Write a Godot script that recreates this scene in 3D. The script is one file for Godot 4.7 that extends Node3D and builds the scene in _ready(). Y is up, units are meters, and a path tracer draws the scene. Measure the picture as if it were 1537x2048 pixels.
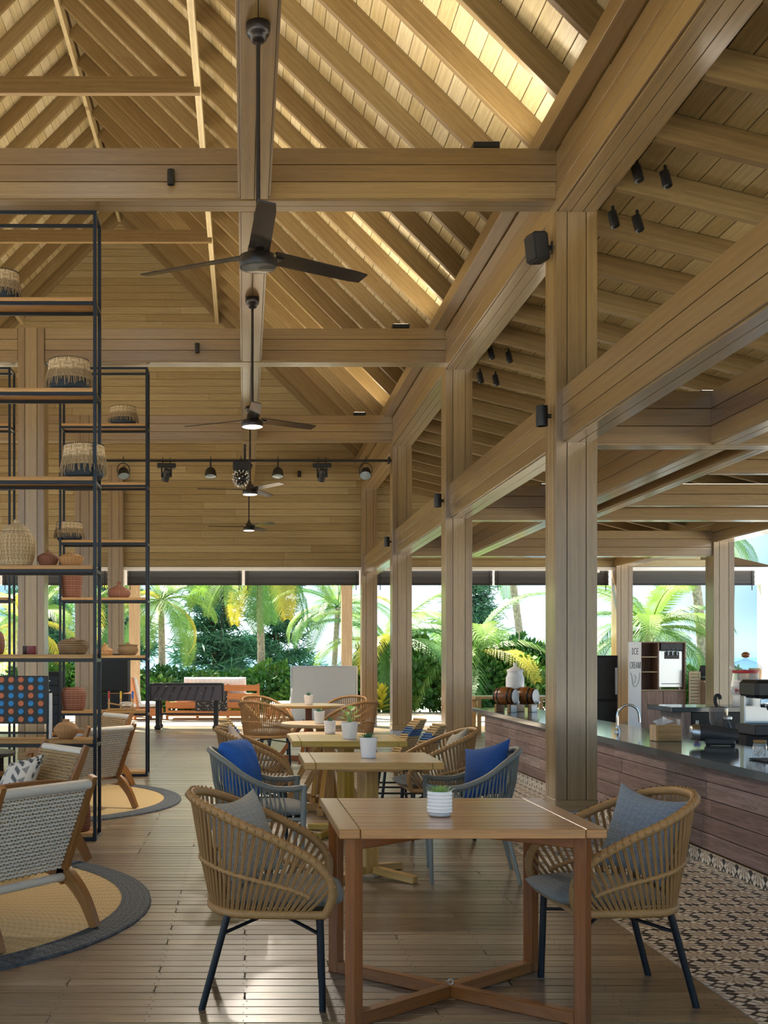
extends Node3D
# A timber beach pavilion: nave with exposed rafters, dining tables, lounge corner, bar; garden and sea behind.
# World: metres, y up, the hall runs away from the camera along -z. V(x, y, d) takes d = distance down the hall.

var M = {}
var cache = {}
var counts = {}
var rng = RandomNumberGenerator.new()

func _ready():
	rng.seed = 7
	setup_view()
	make_materials()
	build_structure()
	build_floor()
	build_bar()
	build_shelving()
	build_dining()
	build_lounge()
	build_fittings()
	build_far_end()
	build_garden()

func setup_view():
	var cam = Camera3D.new()
	cam.name = "camera"
	cam.projection = Camera3D.PROJECTION_FRUSTUM
	cam.near = 0.1
	cam.far = 6000.0
	cam.size = 0.1 * 2048.0 / 2300.0
	cam.frustum_offset = Vector2(0.1 * 278.5 / 2300.0, 0.1 * 290.0 / 2300.0)
	add_child(cam)
	cam.position = Vector3(0, 1.4, 0)
	cam.current = true
	var env = Environment.new()
	env.background_mode = Environment.BG_SKY
	var sky = Sky.new()
	var sm = ProceduralSkyMaterial.new()
	sm.sky_top_color = Color(0.42, 0.68, 0.92)
	sm.sky_horizon_color = Color(0.72, 0.90, 0.98)
	sm.sky_curve = 0.14
	sm.ground_bottom_color = Color(0.45, 0.55, 0.6)
	sm.ground_horizon_color = Color(0.75, 0.88, 0.95)
	sm.sky_energy_multiplier = 0.66
	sm.ground_energy_multiplier = 1.0
	sm.sky_cover = cloud_texture()
	sm.sky_cover_modulate = Color(1, 1, 1, 0.55)
	sky.sky_material = sm
	env.sky = sky
	env.tonemap_mode = Environment.TONE_MAPPER_LINEAR
	env.tonemap_exposure = 2.85
	env.sdfgi_enabled = true
	env.ssao_enabled = true
	env.ssil_enabled = true
	var we = WorldEnvironment.new()
	we.name = "world_environment"
	we.environment = env
	add_child(we)
	var sun = DirectionalLight3D.new()
	sun.name = "sun"
	sun.light_color = Color(1.0, 0.95, 0.86)
	sun.light_energy = 2.7
	sun.light_angular_distance = 0.6
	sun.shadow_enabled = true
	add_child(sun)
	# high sun over the garden, beyond the far opening and the open flank
	sun.look_at_from_position(Vector3(-7, 17, -19), Vector3(0, 0, -8))

func cloud_texture() -> Texture2D:
	var n = FastNoiseLite.new()
	n.seed = 11
	n.noise_type = FastNoiseLite.TYPE_SIMPLEX_SMOOTH
	n.fractal_octaves = 4
	n.frequency = 0.012
	var im = Image.create(512, 256, false, Image.FORMAT_RGBA8)
	for y in 256:
		for x in 512:
			var a = TAU * x / 512.0
			var s = n.get_noise_3d(cos(a) * 80.0, sin(a) * 80.0, y * 1.9)
			var c = clampf((s - 0.02) * 3.0, 0.0, 1.0)
			im.set_pixel(x, y, Color(1, 1, 1, c))
	return ImageTexture.create_from_image(im)

# ---------------------------------------------------------------- helpers
func V(x, y, d) -> Vector3:
	return Vector3(x, y, -d)

func numbered(called: String) -> String:
	var k = counts.get(called, 0)
	counts[called] = k + 1
	return called if k == 0 else "%s_%03d" % [called, k]

func tag(o, label, category, group = ""):
	o.set_meta("label", label)
	o.set_meta("category", category)
	if group != "":
		o.set_meta("group", group)
	return o

func thing(called, label, category, at = Vector3.ZERO, turn = 0.0, group = ""):
	var o = Node3D.new()
	o.name = numbered(called)
	add_child(o)
	o.position = at
	o.rotation.y = turn
	return tag(o, label, category, group)

func structure(called, at = Vector3.ZERO):
	var o = Node3D.new()
	o.name = called
	add_child(o)
	o.position = at
	o.set_meta("kind", "structure")
	return o

func put(parent, called, mesh, material, xf = Transform3D.IDENTITY):
	var o = MeshInstance3D.new()
	o.name = called
	o.mesh = mesh
	o.material_override = material
	o.transform = xf
	parent.add_child(o, true)
	return o

func part(parent, called, mb, material, xf = Transform3D.IDENTITY):
	return put(parent, called, mb.mesh(), material, xf)

func copy_of(proto, at, turn, label, group = ""):
	var c = proto.duplicate()
	var base = String(proto.name).trim_suffix("_proto")
	c.name = numbered(base)
	add_child(c)
	c.position = at
	c.rotation = Vector3(0, turn, 0)
	c.set_meta("label", label)
	if group != "":
		c.set_meta("group", group)
	return c

# a box with worn edges, shared between alike pieces
func bx(parent, called, material, at, size, basis = Basis.IDENTITY, ch = 0.003):
	var key = "%d_%d_%d_%d" % [roundi(size.x * 2000), roundi(size.y * 2000), roundi(size.z * 2000), roundi(ch * 10000)]
	if not cache.has(key):
		var mb = MB.new()
		mb.cbox(Vector3.ZERO, size, ch)
		cache[key] = mb.mesh()
	return put(parent, called, cache[key], material, Transform3D(basis, at))

# a straight piece from a to b: w across, h along up
func bar(parent, called, material, a: Vector3, b: Vector3, w: float, h: float, up := Vector3.UP, ch := 0.003):
	var x = (b - a).normalized()
	var z = x.cross(up).normalized()
	var y = z.cross(x).normalized()
	return bx(parent, called, material, (a + b) / 2.0, Vector3((b - a).length(), h, w), Basis(x, y, z), ch)

func pick(list):
	return list[rng.randi() % list.size()]

class MB:
	var v = PackedVector3Array()
	var n = PackedVector3Array()
	var t = PackedVector2Array()
	var ix = PackedInt32Array()

	func quad(a, b, c, d, ta = Vector2.ZERO, tb = Vector2(1, 0), tc = Vector2(1, 1), td = Vector2(0, 1)):
		var nn: Vector3 = (b - a).cross(c - a)
		if nn.length_squared() < 1e-16:
			nn = (c - a).cross(d - a)
		nn = nn.normalized()
		var k = v.size()
		v.append_array(PackedVector3Array([a, b, c, d]))
		n.append_array(PackedVector3Array([nn, nn, nn, nn]))
		t.append_array(PackedVector2Array([ta, tb, tc, td]))
		ix.append_array(PackedInt32Array([k, k + 2, k + 1, k, k + 3, k + 2]))

	func tri(a, b, c, ta = Vector2.ZERO, tb = Vector2(1, 0), tc = Vector2(1, 1)):
		var nn: Vector3 = (b - a).cross(c - a).normalized()
		var k = v.size()
		v.append_array(PackedVector3Array([a, b, c]))
		n.append_array(PackedVector3Array([nn, nn, nn]))
		t.append_array(PackedVector2Array([ta, tb, tc]))
		ix.append_array(PackedInt32Array([k, k + 2, k + 1]))

	# smooth sheet through rows of points; close_u joins the last column to the first
	func sheet(rows: Array, close_u := false, uscale := 1.0, vscale := 1.0, flip := false):
		var nr = rows.size()
		var nc: int = rows[0].size()
		var k = v.size()
		var cols = nc + (1 if close_u else 0)
		for r in nr:
			for c in cols:
				v.append(rows[r][c % nc])
				n.append(Vector3.ZERO)
				t.append(Vector2(uscale * c / maxf(1.0, cols - 1.0), vscale * r / maxf(1.0, nr - 1.0)))
		for r in nr - 1:
			for c in cols - 1:
				var a = k + r * cols + c
				var b = a + 1
				var d = a + cols
				var e = d + 1
				if flip:
					face(a, d, e)
					face(a, e, b)
				else:
					face(a, b, e)
					face(a, e, d)
		if close_u:
			for r in nr:
				var a = k + r * cols
				var s = n[a] + n[a + cols - 1]
				n[a] = s
				n[a + cols - 1] = s
		for i in range(k, v.size()):
			n[i] = n[i].normalized() if n[i].length_squared() > 1e-14 else Vector3.UP

	func face(a, b, c):
		var nn = (v[b] - v[a]).cross(v[c] - v[a])
		n[a] += nn
		n[b] += nn
		n[c] += nn
		ix.append_array(PackedInt32Array([a, c, b]))

	func tube(path: Array, r, sides := 8, closed := false, cap := true):
		var m = path.size()
		var rows = []
		var tan: Vector3 = (path[1] - path[0]).normalized()
		var up = Vector3.UP if absf(tan.y) < 0.9 else Vector3.RIGHT
		var side = tan.cross(up).normalized()
		var length = 0.0
		for i in m:
			var tn: Vector3
			if closed:
				tn = (path[(i + 1) % m] - path[(i + m - 1) % m]).normalized()
			elif i == 0:
				tn = tan
			elif i == m - 1:
				tn = (path[i] - path[i - 1]).normalized()
			else:
				tn = (path[i + 1] - path[i - 1]).normalized()
			if i > 0:
				length += (path[i] - path[i - 1]).length()
			side = (side - tn * side.dot(tn)).normalized()
			var other = tn.cross(side)
			var rr: float = r[i] if r is Array or r is PackedFloat32Array else r
			var ring = []
			for s in sides:
				var a = TAU * s / sides
				ring.append(path[i] + (side * cos(a) + other * sin(a)) * rr)
			rows.append(ring)
		if closed:
			rows.append(rows[0])
		sheet(rows, true, 1.0, length, false)
		if cap and not closed:
			fan(rows[0], path[0], true)
			fan(rows[m - 1], path[m - 1], false)

	func fan(ring: Array, mid: Vector3, flip := false):
		for s in ring.size():
			var a = ring[s]
			var b = ring[(s + 1) % ring.size()]
			if flip:
				tri(mid, b, a)
			else:
				tri(mid, a, b)

	func lathe(profile: Array, segs := 20, at := Vector3.ZERO, basis := Basis.IDENTITY, vscale := -1.0):
		var rows = []
		var length = 0.0
		for i in profile.size():
			var p: Vector2 = profile[i]
			if i > 0:
				length += (p - profile[i - 1]).length()
			var ring = []
			for s in segs:
				var a = TAU * s / segs
				ring.append(at + basis * Vector3(p.x * cos(a), p.y, p.x * sin(a)))
			rows.append(ring)
		sheet(rows, true, 1.0, length if vscale < 0 else vscale, true)

	func cbox(at: Vector3, size: Vector3, ch := 0.003, basis := Basis.IDENTITY):
		var h = size / 2.0
		ch = minf(ch, minf(h.x, minf(h.y, h.z)) * 0.6)
		var long = 0
		if size.y > size[long]:
			long = 1
		if size.z > size[long]:
			long = 2
		for ax in 3:
			var a1 = (ax + 1) % 3
			var a2 = (ax + 2) % 3
			var ua = a1
			var va = a2
			if ax != long:
				ua = long
				va = 3 - ax - long
			for s in [-1.0, 1.0]:
				var q = []
				for pr in [[-1, -1], [1, -1], [1, 1], [-1, 1]]:
					var p = Vector3.ZERO
					p[ax] = s * h[ax]
					p[a1] = pr[0] * (h[a1] - ch)
					p[a2] = pr[1] * (h[a2] - ch)
					q.append(p)
				if s < 0:
					q.reverse()
				var uv = []
				for p in q:
					uv.append(Vector2(p[ua], p[va] + ax * 0.13 + s * 0.07))
				quad(at + basis * q[0], at + basis * q[1], at + basis * q[2], at + basis * q[3], uv[0], uv[1], uv[2], uv[3])
		# edges
		for ax in 3:
			var a1 = (ax + 1) % 3
			var a2 = (ax + 2) % 3
			for s1 in [-1.0, 1.0]:
				for s2 in [-1.0, 1.0]:
					var q = []
					for e in [[-1.0, 0], [1.0, 0], [1.0, 1], [-1.0, 1]]:
						var p = Vector3.ZERO
						p[ax] = e[0] * (h[ax] - ch)
						p[a1] = s1 * (h[a1] - (ch if e[1] == 1 else 0.0))
						p[a2] = s2 * (h[a2] - (0.0 if e[1] == 1 else ch))
						q.append(p)
					if s1 * s2 > 0:
						q.reverse()
					var uv = []
					for p in q:
						uv.append(Vector2(p[ax], 0.02))
					quad(at + basis * q[0], at + basis * q[1], at + basis * q[2], at + basis * q[3], uv[0], uv[1], uv[2], uv[3])
		for sx in [-1.0, 1.0]:
			for sy in [-1.0, 1.0]:
				for sz in [-1.0, 1.0]:
					var a = Vector3(sx * h.x, sy * (h.y - ch), sz * (h.z - ch))
					var b = Vector3(sx * (h.x - ch), sy * h.y, sz * (h.z - ch))
					var c = Vector3(sx * (h.x - ch), sy * (h.y - ch), sz * h.z)
					if sx * sy * sz > 0:
						tri(at + basis * a, at + basis * b, at + basis * c)
					else:
						tri(at + basis * a, at + basis * c, at + basis * b)

	func rod(a: Vector3, b: Vector3, r := 0.01, sides := 8):
		tube([a, b], r, sides)

	# a bent strip of rectangular section: half width w across side, half height h
	func strip(path: Array, ws: Array, h: float, side: Vector3):
		var m = path.size()
		var cs = []
		var length = 0.0
		var ls = []
		for i in m:
			var tn: Vector3 = (path[mini(i + 1, m - 1)] - path[maxi(i - 1, 0)]).normalized()
			var sd = (side - tn * side.dot(tn)).normalized()
			var up = sd.cross(tn).normalized()
			if i > 0:
				length += (path[i] - path[i - 1]).length()
			ls.append(length)
			cs.append([path[i] + sd * h + up * ws[i], path[i] - sd * h + up * ws[i], path[i] - sd * h - up * ws[i], path[i] + sd * h - up * ws[i]])
		for k in 4:
			var j = (k + 1) % 4
			var rows = []
			for i in m:
				rows.append([cs[i][k], cs[i][j]])
			var k0 = v.size()
			sheet(rows, false, 0.05, length, true)
			for q in range(k0, t.size()):
				t[q] = Vector2(t[q].y, t[q].x)
		quad(cs[0][0], cs[0][1], cs[0][2], cs[0][3])
		quad(cs[m - 1][3], cs[m - 1][2], cs[m - 1][1], cs[m - 1][0])

	# a stuffed pad or pillow, w by d, thick h, in the x-z plane
	func cushion(w: float, d: float, h: float, sharp := 6.0, pinch := 0.0, seg := 14, xf := Transform3D.IDENTITY):
		for side in [1.0, -1.0]:
			var rows = []
			for i in seg + 1:
				var row = []
				for j in seg + 1:
					var u = -cos(PI * i / seg)
					var q = -cos(PI * j / seg)
					var lift = pow(maxf(0.0, (1.0 - pow(absf(u), sharp)) * (1.0 - pow(absf(q), sharp))), 0.5)
					var pu = 1.0 - pinch * (1.0 - q * q) * absf(u)
					var pq = 1.0 - pinch * (1.0 - u * u) * absf(q)
					row.append(xf * Vector3(u * w / 2 * pu, side * h / 2 * lift + 0.012 * h * sin(u * 9.0 + q * 5.0) * lift, q * d / 2 * pq))
				rows.append(row)
			sheet(rows, false, w, d, side < 0)

	func mesh() -> ArrayMesh:
		var arr = []
		arr.resize(Mesh.ARRAY_MAX)
		arr[Mesh.ARRAY_VERTEX] = v
		arr[Mesh.ARRAY_NORMAL] = n
		arr[Mesh.ARRAY_TEX_UV] = t
		arr[Mesh.ARRAY_INDEX] = ix
		var m = ArrayMesh.new()
		m.add_surface_from_arrays(Mesh.PRIMITIVE_TRIANGLES, arr)
		return m

func smooth_path(pts: Array, n: int) -> Array:
	var c = Curve3D.new()
	for i in pts.size():
		var a: Vector3 = pts[maxi(i - 1, 0)]
		var b: Vector3 = pts[mini(i + 1, pts.size() - 1)]
		var tn = (b - a) / 6.0
		c.add_point(pts[i], -tn, tn)
	c.bake_interval = 0.01
	var out = []
	var L = c.get_baked_length()
	for i in n:
		out.append(c.sample_baked(L * i / (n - 1.0), true))
	return out

# ---------------------------------------------------------------- materials
func simple(hex: String, rough := 0.6, metal := 0.0) -> StandardMaterial3D:
	var m = StandardMaterial3D.new()
	m.albedo_color = Color(hex)
	m.roughness = rough
	m.metallic = metal
	return m

func streak_image(seed_: int, along: int, w: int, h: int) -> Image:
	var n = FastNoiseLite.new()
	n.seed = seed_
	n.noise_type = FastNoiseLite.TYPE_SIMPLEX_SMOOTH
	n.fractal_octaves = 3
	n.frequency = 0.045
	var im = n.get_seamless_image(along, h)
	im.resize(w, h, Image.INTERPOLATE_CUBIC)
	return im

func grain_texture(seed_: int, low: float, contrast: float) -> ImageTexture:
	var a = streak_image(seed_, 24, 512, 256)
	var b = streak_image(seed_ + 5, 64, 512, 256)
	var im = Image.create(512, 256, false, Image.FORMAT_RGB8)
	for y in 256:
		for x in 512:
			var s = a.get_pixel(x, y).r * 0.65 + b.get_pixel(x, y).r * 0.35
			var ring = 0.5 + 0.5 * sin(s * 38.0)
			var g = clampf(low + contrast * (0.55 * s + 0.3 * ring), 0.0, 1.0)
			im.set_pixel(x, y, Color(g, g * lerpf(0.965, 1.0, s), g * lerpf(0.92, 1.0, s)))
	return ImageTexture.create_from_image(im)

func speckle_texture(seed_: int, freq: float, low: float, high: float) -> ImageTexture:
	var n = FastNoiseLite.new()
	n.seed = seed_
	n.frequency = freq
	n.fractal_octaves = 4
	var src = n.get_seamless_image(256, 256)
	var im = Image.create(256, 256, false, Image.FORMAT_RGB8)
	for y in 256:
		for x in 256:
			var g = lerpf(low, high, src.get_pixel(x, y).r)
			im.set_pixel(x, y, Color(g, g, g))
	return ImageTexture.create_from_image(im)

# plaited rows: light strands with a darker fibre tone where strands turn over
func weave_texture(cells: int, tones: Array) -> Array:
	var im = Image.create(256, 256, false, Image.FORMAT_RGB8)
	var hm = Image.create(256, 256, false, Image.FORMAT_L8)
	for y in 256:
		for x in 256:
			var u = x * cells / 256.0
			var w = y * cells / 256.0
			var odd = int(floor(u) + floor(w)) % 2
			var fu = u - floor(u) - 0.5
			var fw = w - floor(w) - 0.5
			var hgt = cos(fw * PI) * (0.55 + 0.45 * cos(fu * PI)) if odd == 0 else cos(fu * PI) * (0.55 + 0.45 * cos(fw * PI))
			hm.set_pixel(x, y, Color(hgt, hgt, hgt))
			var c: Color = tones[int(floor(w)) % tones.size()] if odd == 0 else tones[int(floor(u) + 1) % tones.size()]
			im.set_pixel(x, y, c)
	hm.bump_map_to_normal_map(4.0)
	return [ImageTexture.create_from_image(im), ImageTexture.create_from_image(hm)]

func wrap_normal() -> ImageTexture:
	var hm = Image.create(32, 32, false, Image.FORMAT_L8)
	for y in 32:
		for x in 32:
			var f = fposmod(y / 32.0 + x / 32.0 * 0.0, 1.0)
			var g = sqrt(maxf(0.0, 1.0 - pow(f * 2.0 - 1.0, 2.0)))
			hm.set_pixel(x, y, Color(g, g, g))
	hm.bump_map_to_normal_map(3.0)
	return ImageTexture.create_from_image(hm)

func wood_set(tex, hexes: Array, rough: float, us := 0.5, vs := 2.6, coat := 0.0, coat_rough := 0.16) -> Array:
	var out = []
	for i in hexes.size():
		var m = simple(hexes[i], rough)
		m.albedo_texture = tex
		m.uv1_scale = Vector3(us, vs, 1)
		m.uv1_offset = Vector3(i * 0.37, i * 0.23, 0)
		if coat > 0:
			m.clearcoat_enabled = true
			m.clearcoat = coat
			m.clearcoat_roughness = coat_rough
		out.append(m)
	return out

func varnish(list: Array, s: float):
	for m in list:
		m.metallic_specular = s

func make_materials():
	var g1 = grain_texture(3, 0.74, 0.28)
	var g2 = grain_texture(21, 0.55, 0.5)
	M.grain = g1
	M.beam = wood_set(g1, ["a18550", "997c47", "a88d58", "937642"], 0.36, 0.5, 2.6, 1.0, 0.16)
	M.roof = wood_set(g1, ["dfd0a6", "d8c89c", "e5d8b1", "d3c293"], 0.5)
	M.rafter = wood_set(g1, ["917a4e", "897146", "988256"], 0.5)
	M.wall = wood_set(g1, ["b8a678", "b09c6d", "c0ae80", "ab9666", "b5a172"], 0.5)
	M.core = simple("5a4426", 0.8)
	varnish(M.beam, 0.75)
	M.deck = wood_set(g2, ["a5906f", "94805f", "b19b7a", "8a7355", "a08a6c", "b6a486", "9b8468"], 0.34, 0.5, 2.2, 0.5, 0.25)
	varnish(M.deck, 0.75)
	M.deck_out = wood_set(g2, ["d8cdb8"], 0.55, 0.5, 2.2)
	M.teak = wood_set(g1, ["d4954b", "c98a40", "dca157"], 0.3, 0.6, 2.4, 1.0, 0.28)
	M.teak_red = wood_set(g1, ["a8662c", "9d5d27", "b27034"], 0.32, 0.6, 2.4, 0.3)
	M.oak = wood_set(g1, ["e0b05c", "d8a650", "e6ba6a"], 0.34, 0.6, 2.4, 0.8, 0.28)
	M.oak_yellow = wood_set(g1, ["e0b83e", "d9af36"], 0.34, 0.6, 2.4, 0.8, 0.28)
	M.shelf = wood_set(g1, ["cfa367", "c79a5c", "d5ab70"], 0.45, 0.6, 2.4)
	M.bar = wood_set(g2, ["ad9390", "9f8480", "b79f9c", "947a77", "baa7a3", "a58a8a"], 0.5, 0.45, 2.0)
	M.lounge = wood_set(g1, ["b07a40", "a87238"], 0.38, 0.6, 2.4)
	M.cedar = wood_set(g1, ["d98e52", "cf8449"], 0.5, 0.6, 2.4)
	M.cabinet = wood_set(g2, ["c6a08c", "bd9682"], 0.5, 0.5, 2.4)
	M.pale_wood = wood_set(g1, ["d9c09a", "cfb48c"], 0.5, 0.6, 2.4)
	M.stone = simple("b9bcc0", 0.8)
	M.stone.albedo_texture = speckle_texture(4, 0.06, 0.75, 1.0)
	M.stone.uv1_triplanar = true
	M.black = simple("17191c", 0.38)
	M.black_steel = simple("1b2128", 0.35, 0.3)
	M.black_matt = simple("1f2022", 0.7)
	M.dark_grey = simple("34363a", 0.5)
	M.fan_dark = simple("2a2624", 0.32, 0.2)
	M.fan_pale = simple("c9ccca", 0.3, 0.1)
	M.chrome = simple("d6dadd", 0.12, 1.0)
	M.steel = simple("c3c8cb", 0.28, 1.0)
	M.counter = simple("586268", 0.09, 0.1)
	M.white = simple("eeeeec", 0.45)
	M.white_gloss = simple("f2f2f0", 0.2)
	M.soil = simple("4a3b2c", 0.95)
	var wrap = wrap_normal()
	M.rattan = simple("ad814c", 0.55)
	M.rattan.albedo_texture = speckle_texture(8, 0.04, 0.8, 1.0)
	M.rattan_wrap = simple("ac8350", 0.5)
	M.rattan_wrap.normal_enabled = true
	M.rattan_wrap.normal_texture = wrap
	M.rattan_wrap.uv1_scale = Vector3(1, 130, 1)
	M.rope_grey = simple("75776f", 0.65)
	M.rope_grey_wrap = M.rattan_wrap.duplicate()
	M.rope_grey_wrap.albedo_color = Color("7a7c75")
	M.frame_grey = simple("83867f", 0.4, 0.1)
	M.cord_pale = simple("e9e2d3", 0.7)
	M.cord_tan = simple("b39566", 0.7)
	M.cord_wrap = M.rattan_wrap.duplicate()
	M.cord_wrap.albedo_color = Color("dfd8ca")
	var cloth = weave_texture(24, [Color(0.93, 0.93, 0.93), Color(1, 1, 1), Color(0.96, 0.96, 0.96)])
	for nm in [["pad_grey", "989a95"], ["pad_pale", "adaca5"], ["pillow_denim", "8996a3"], ["pillow_blue", "2a6bc4"], ["pillow_navy", "1b5199"], ["pillow_pale", "b9aca4"], ["pillow_linen", "a9a18f"], ["pad_white", "e9eaea"], ["blind", "4b4c4e"], ["screen_cloth", "98a2ad"], ["pad_dark", "5c6468"]]:
		var m = simple(nm[1], 0.85)
		m.albedo_texture = cloth[0]
		m.normal_enabled = true
		m.normal_texture = cloth[1]
		m.normal_scale = 0.5
		m.uv1_scale = Vector3(5, 5, 1)
		m.rim_enabled = true
		m.rim = 0.3
		M[nm[0]] = m
	M.basket_tan = basket_mat([Color("c59a68"), Color("b98a58"), Color("a97a4b")], Vector3(5, 9, 1))
	M.basket_brown = basket_mat([Color("8e5b43"), Color("7d4d3a"), Color("9a6a52"), Color("6f4a3c")], Vector3(6, 10, 1))
	M.basket_check = basket_mat([Color("a88a60"), Color("5c4a36")], Vector3(5, 8, 1))
	M.basket_pale = basket_mat([Color("b9a584"), Color("c9b795"), Color("a8916d")], Vector3(5, 9, 1))
	M.basket_dark = simple("22303c", 0.7)
	M.fringe = simple("a08b6c", 0.85)
	M.jute = basket_mat([Color("c8ad78"), Color("bb9f69"), Color("d3ba88")], Vector3(1, 1, 1))
	M.jute_dark = basket_mat([Color("46505a"), Color("3b444e"), Color("525c66")], Vector3(1, 1, 1))
	M.glass = simple("e6f0ee", 0.02)
	M.glass.transparency = BaseMaterial3D.TRANSPARENCY_ALPHA
	M.glass.albedo_color.a = 0.18
	M.smoked = simple("6d6660", 0.05)
	M.smoked.transparency = BaseMaterial3D.TRANSPARENCY_ALPHA
	M.smoked.albedo_color.a = 0.55
	M.lamp = simple("ffffff", 0.4)
	M.lamp.emission_enabled = true
	M.lamp.emission = Color(1.0, 0.95, 0.86)
	M.lamp.emission_energy_multiplier = 1.6
	M.palm_leaf = leaf_mat("71953f")
	M.palm_leaf2 = leaf_mat("4f7d3c")
	M.palm_yellow = leaf_mat("b9b03a")
	M.palm_stem = simple("a8a440", 0.6)
	M.hedge = leaf_mat("5c8c40")
	M.hedge2 = leaf_mat("467a42")
	M.succulent = leaf_mat("3f6a4c")
	M.leaf_pale = leaf_mat("8fb46a")
	M.needle = leaf_mat("6a9c88")
	M.trunk = simple("cfc7ba", 0.85)
	M.trunk.albedo_texture = speckle_texture(30, 0.03, 0.6, 1.0)
	M.trunk.uv1_scale = Vector3(1, 1, 1)
	M.bark = simple("5b4a3c", 0.9)
	M.disc_blue = simple("2f8fd0", 0.4)
	M.disc_orange = simple("d97a4a", 0.4)
	M.red = simple("b3262c", 0.4)
	M.amber = simple("b5652a", 0.1)
	M.paper = simple("f4f2ef", 0.8)
	M.sea = simple("2f86b4", 0.18)
	M.sand = simple("e6e2d8", 0.9)

func basket_mat(tones: Array, scale: Vector3) -> StandardMaterial3D:
	var w = weave_texture(12, tones)
	var m = StandardMaterial3D.new()
	m.albedo_texture = w[0]
	m.normal_enabled = true
	m.normal_texture = w[1]
	m.uv1_scale = scale
	m.roughness = 0.75
	return m

func leaf_mat(hex: String) -> StandardMaterial3D:
	var m = simple(hex, 0.5)
	m.cull_mode = BaseMaterial3D.CULL_DISABLED
	m.backlight_enabled = true
	m.backlight = Color(hex).darkened(0.1)
	m.vertex_color_use_as_albedo = true
	return m

# ---------------------------------------------------------------- structure
const D := [8.68, 13.45, 18.31, 23.1]
const RIDGE_X := -2.53
const RIDGE_Y := 10.29
const NEAR := -3.0
const BACK := 23.25

func column(label, xc: float, dfront: float, w: float, y0: float, ytop: float, group):
	var o = thing("timber_column", label, "column", V(xc, 0, dfront + w / 2), 0.0, group)
	var t = 0.02
	if y0 > 0:
		bx(o, "plinth", M.stone, Vector3(0, y0 / 2, 0), Vector3(w - 0.012, y0, w - 0.012), Basis.IDENTITY, 0.006)
	var yb = y0 + 0.085
	for s in 4:
		var turn = Basis(Vector3.UP, s * PI / 2)
		bx(o, "base_trim", M.beam[s % 4], turn * Vector3(0, y0 + 0.0425, w / 2 - t / 2 + 0.003), Vector3(w + 0.006 if s % 2 == 0 else w - 2 * t, 0.085, t), turn)
		var full = w if s % 2 == 0 else w - 2 * t
		var x = -full / 2
		for f in [0.27, 0.46, 0.27]:
			var bw: float = full * f
			bx(o, "face_board", pick(M.beam), turn * Vector3(x + bw / 2, (yb + ytop) / 2, w / 2 - t / 2), Vector3(bw - 0.005, ytop - yb, t), turn, 0.002)
			x += bw
	bx(o, "core", M.core, Vector3(0, (y0 + ytop) / 2, 0), Vector3(w - 2 * t, ytop - y0, w - 2 * t))
	return o

# clad beam between a and b (centre line of its underside)
func beam(label, a: Vector3, b: Vector3, w: float, h: float, nface: int, nsoffit: int, group = ""):
	var o = thing("timber_beam", label, "beam", (a + b) / 2.0, 0.0, group)
	var x = (b - a).normalized()
	var z = x.cross(Vector3.UP).normalized()
	var L = (b - a).length()
	var bs = Basis(x, Vector3.UP, z)
	var t = 0.018
	bx(o, "core", M.core, Vector3(0, h / 2 + 0.002, 0), Vector3(L - 0.004, h - 0.004, w - 2 * t), bs)
	var bh = h / nface
	for s in [-1.0, 1.0]:
		for k in nface:
			bx(o, "face_board", pick(M.beam), z * (s * (w / 2 - t / 2)) + Vector3(0, bh * (k + 0.5), 0), Vector3(L, bh - 0.005, t), bs, 0.002)
	var sw = (w - 2 * t) / nsoffit
	for k in nsoffit:
		bx(o, "soffit_board", pick(M.beam), z * (-(w - 2 * t) / 2 + sw * (k + 0.5)) + Vector3(0, -t / 2 + 0.008, 0), Vector3(L, t, sw - 0.005), bs, 0.002)
	return o

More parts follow.
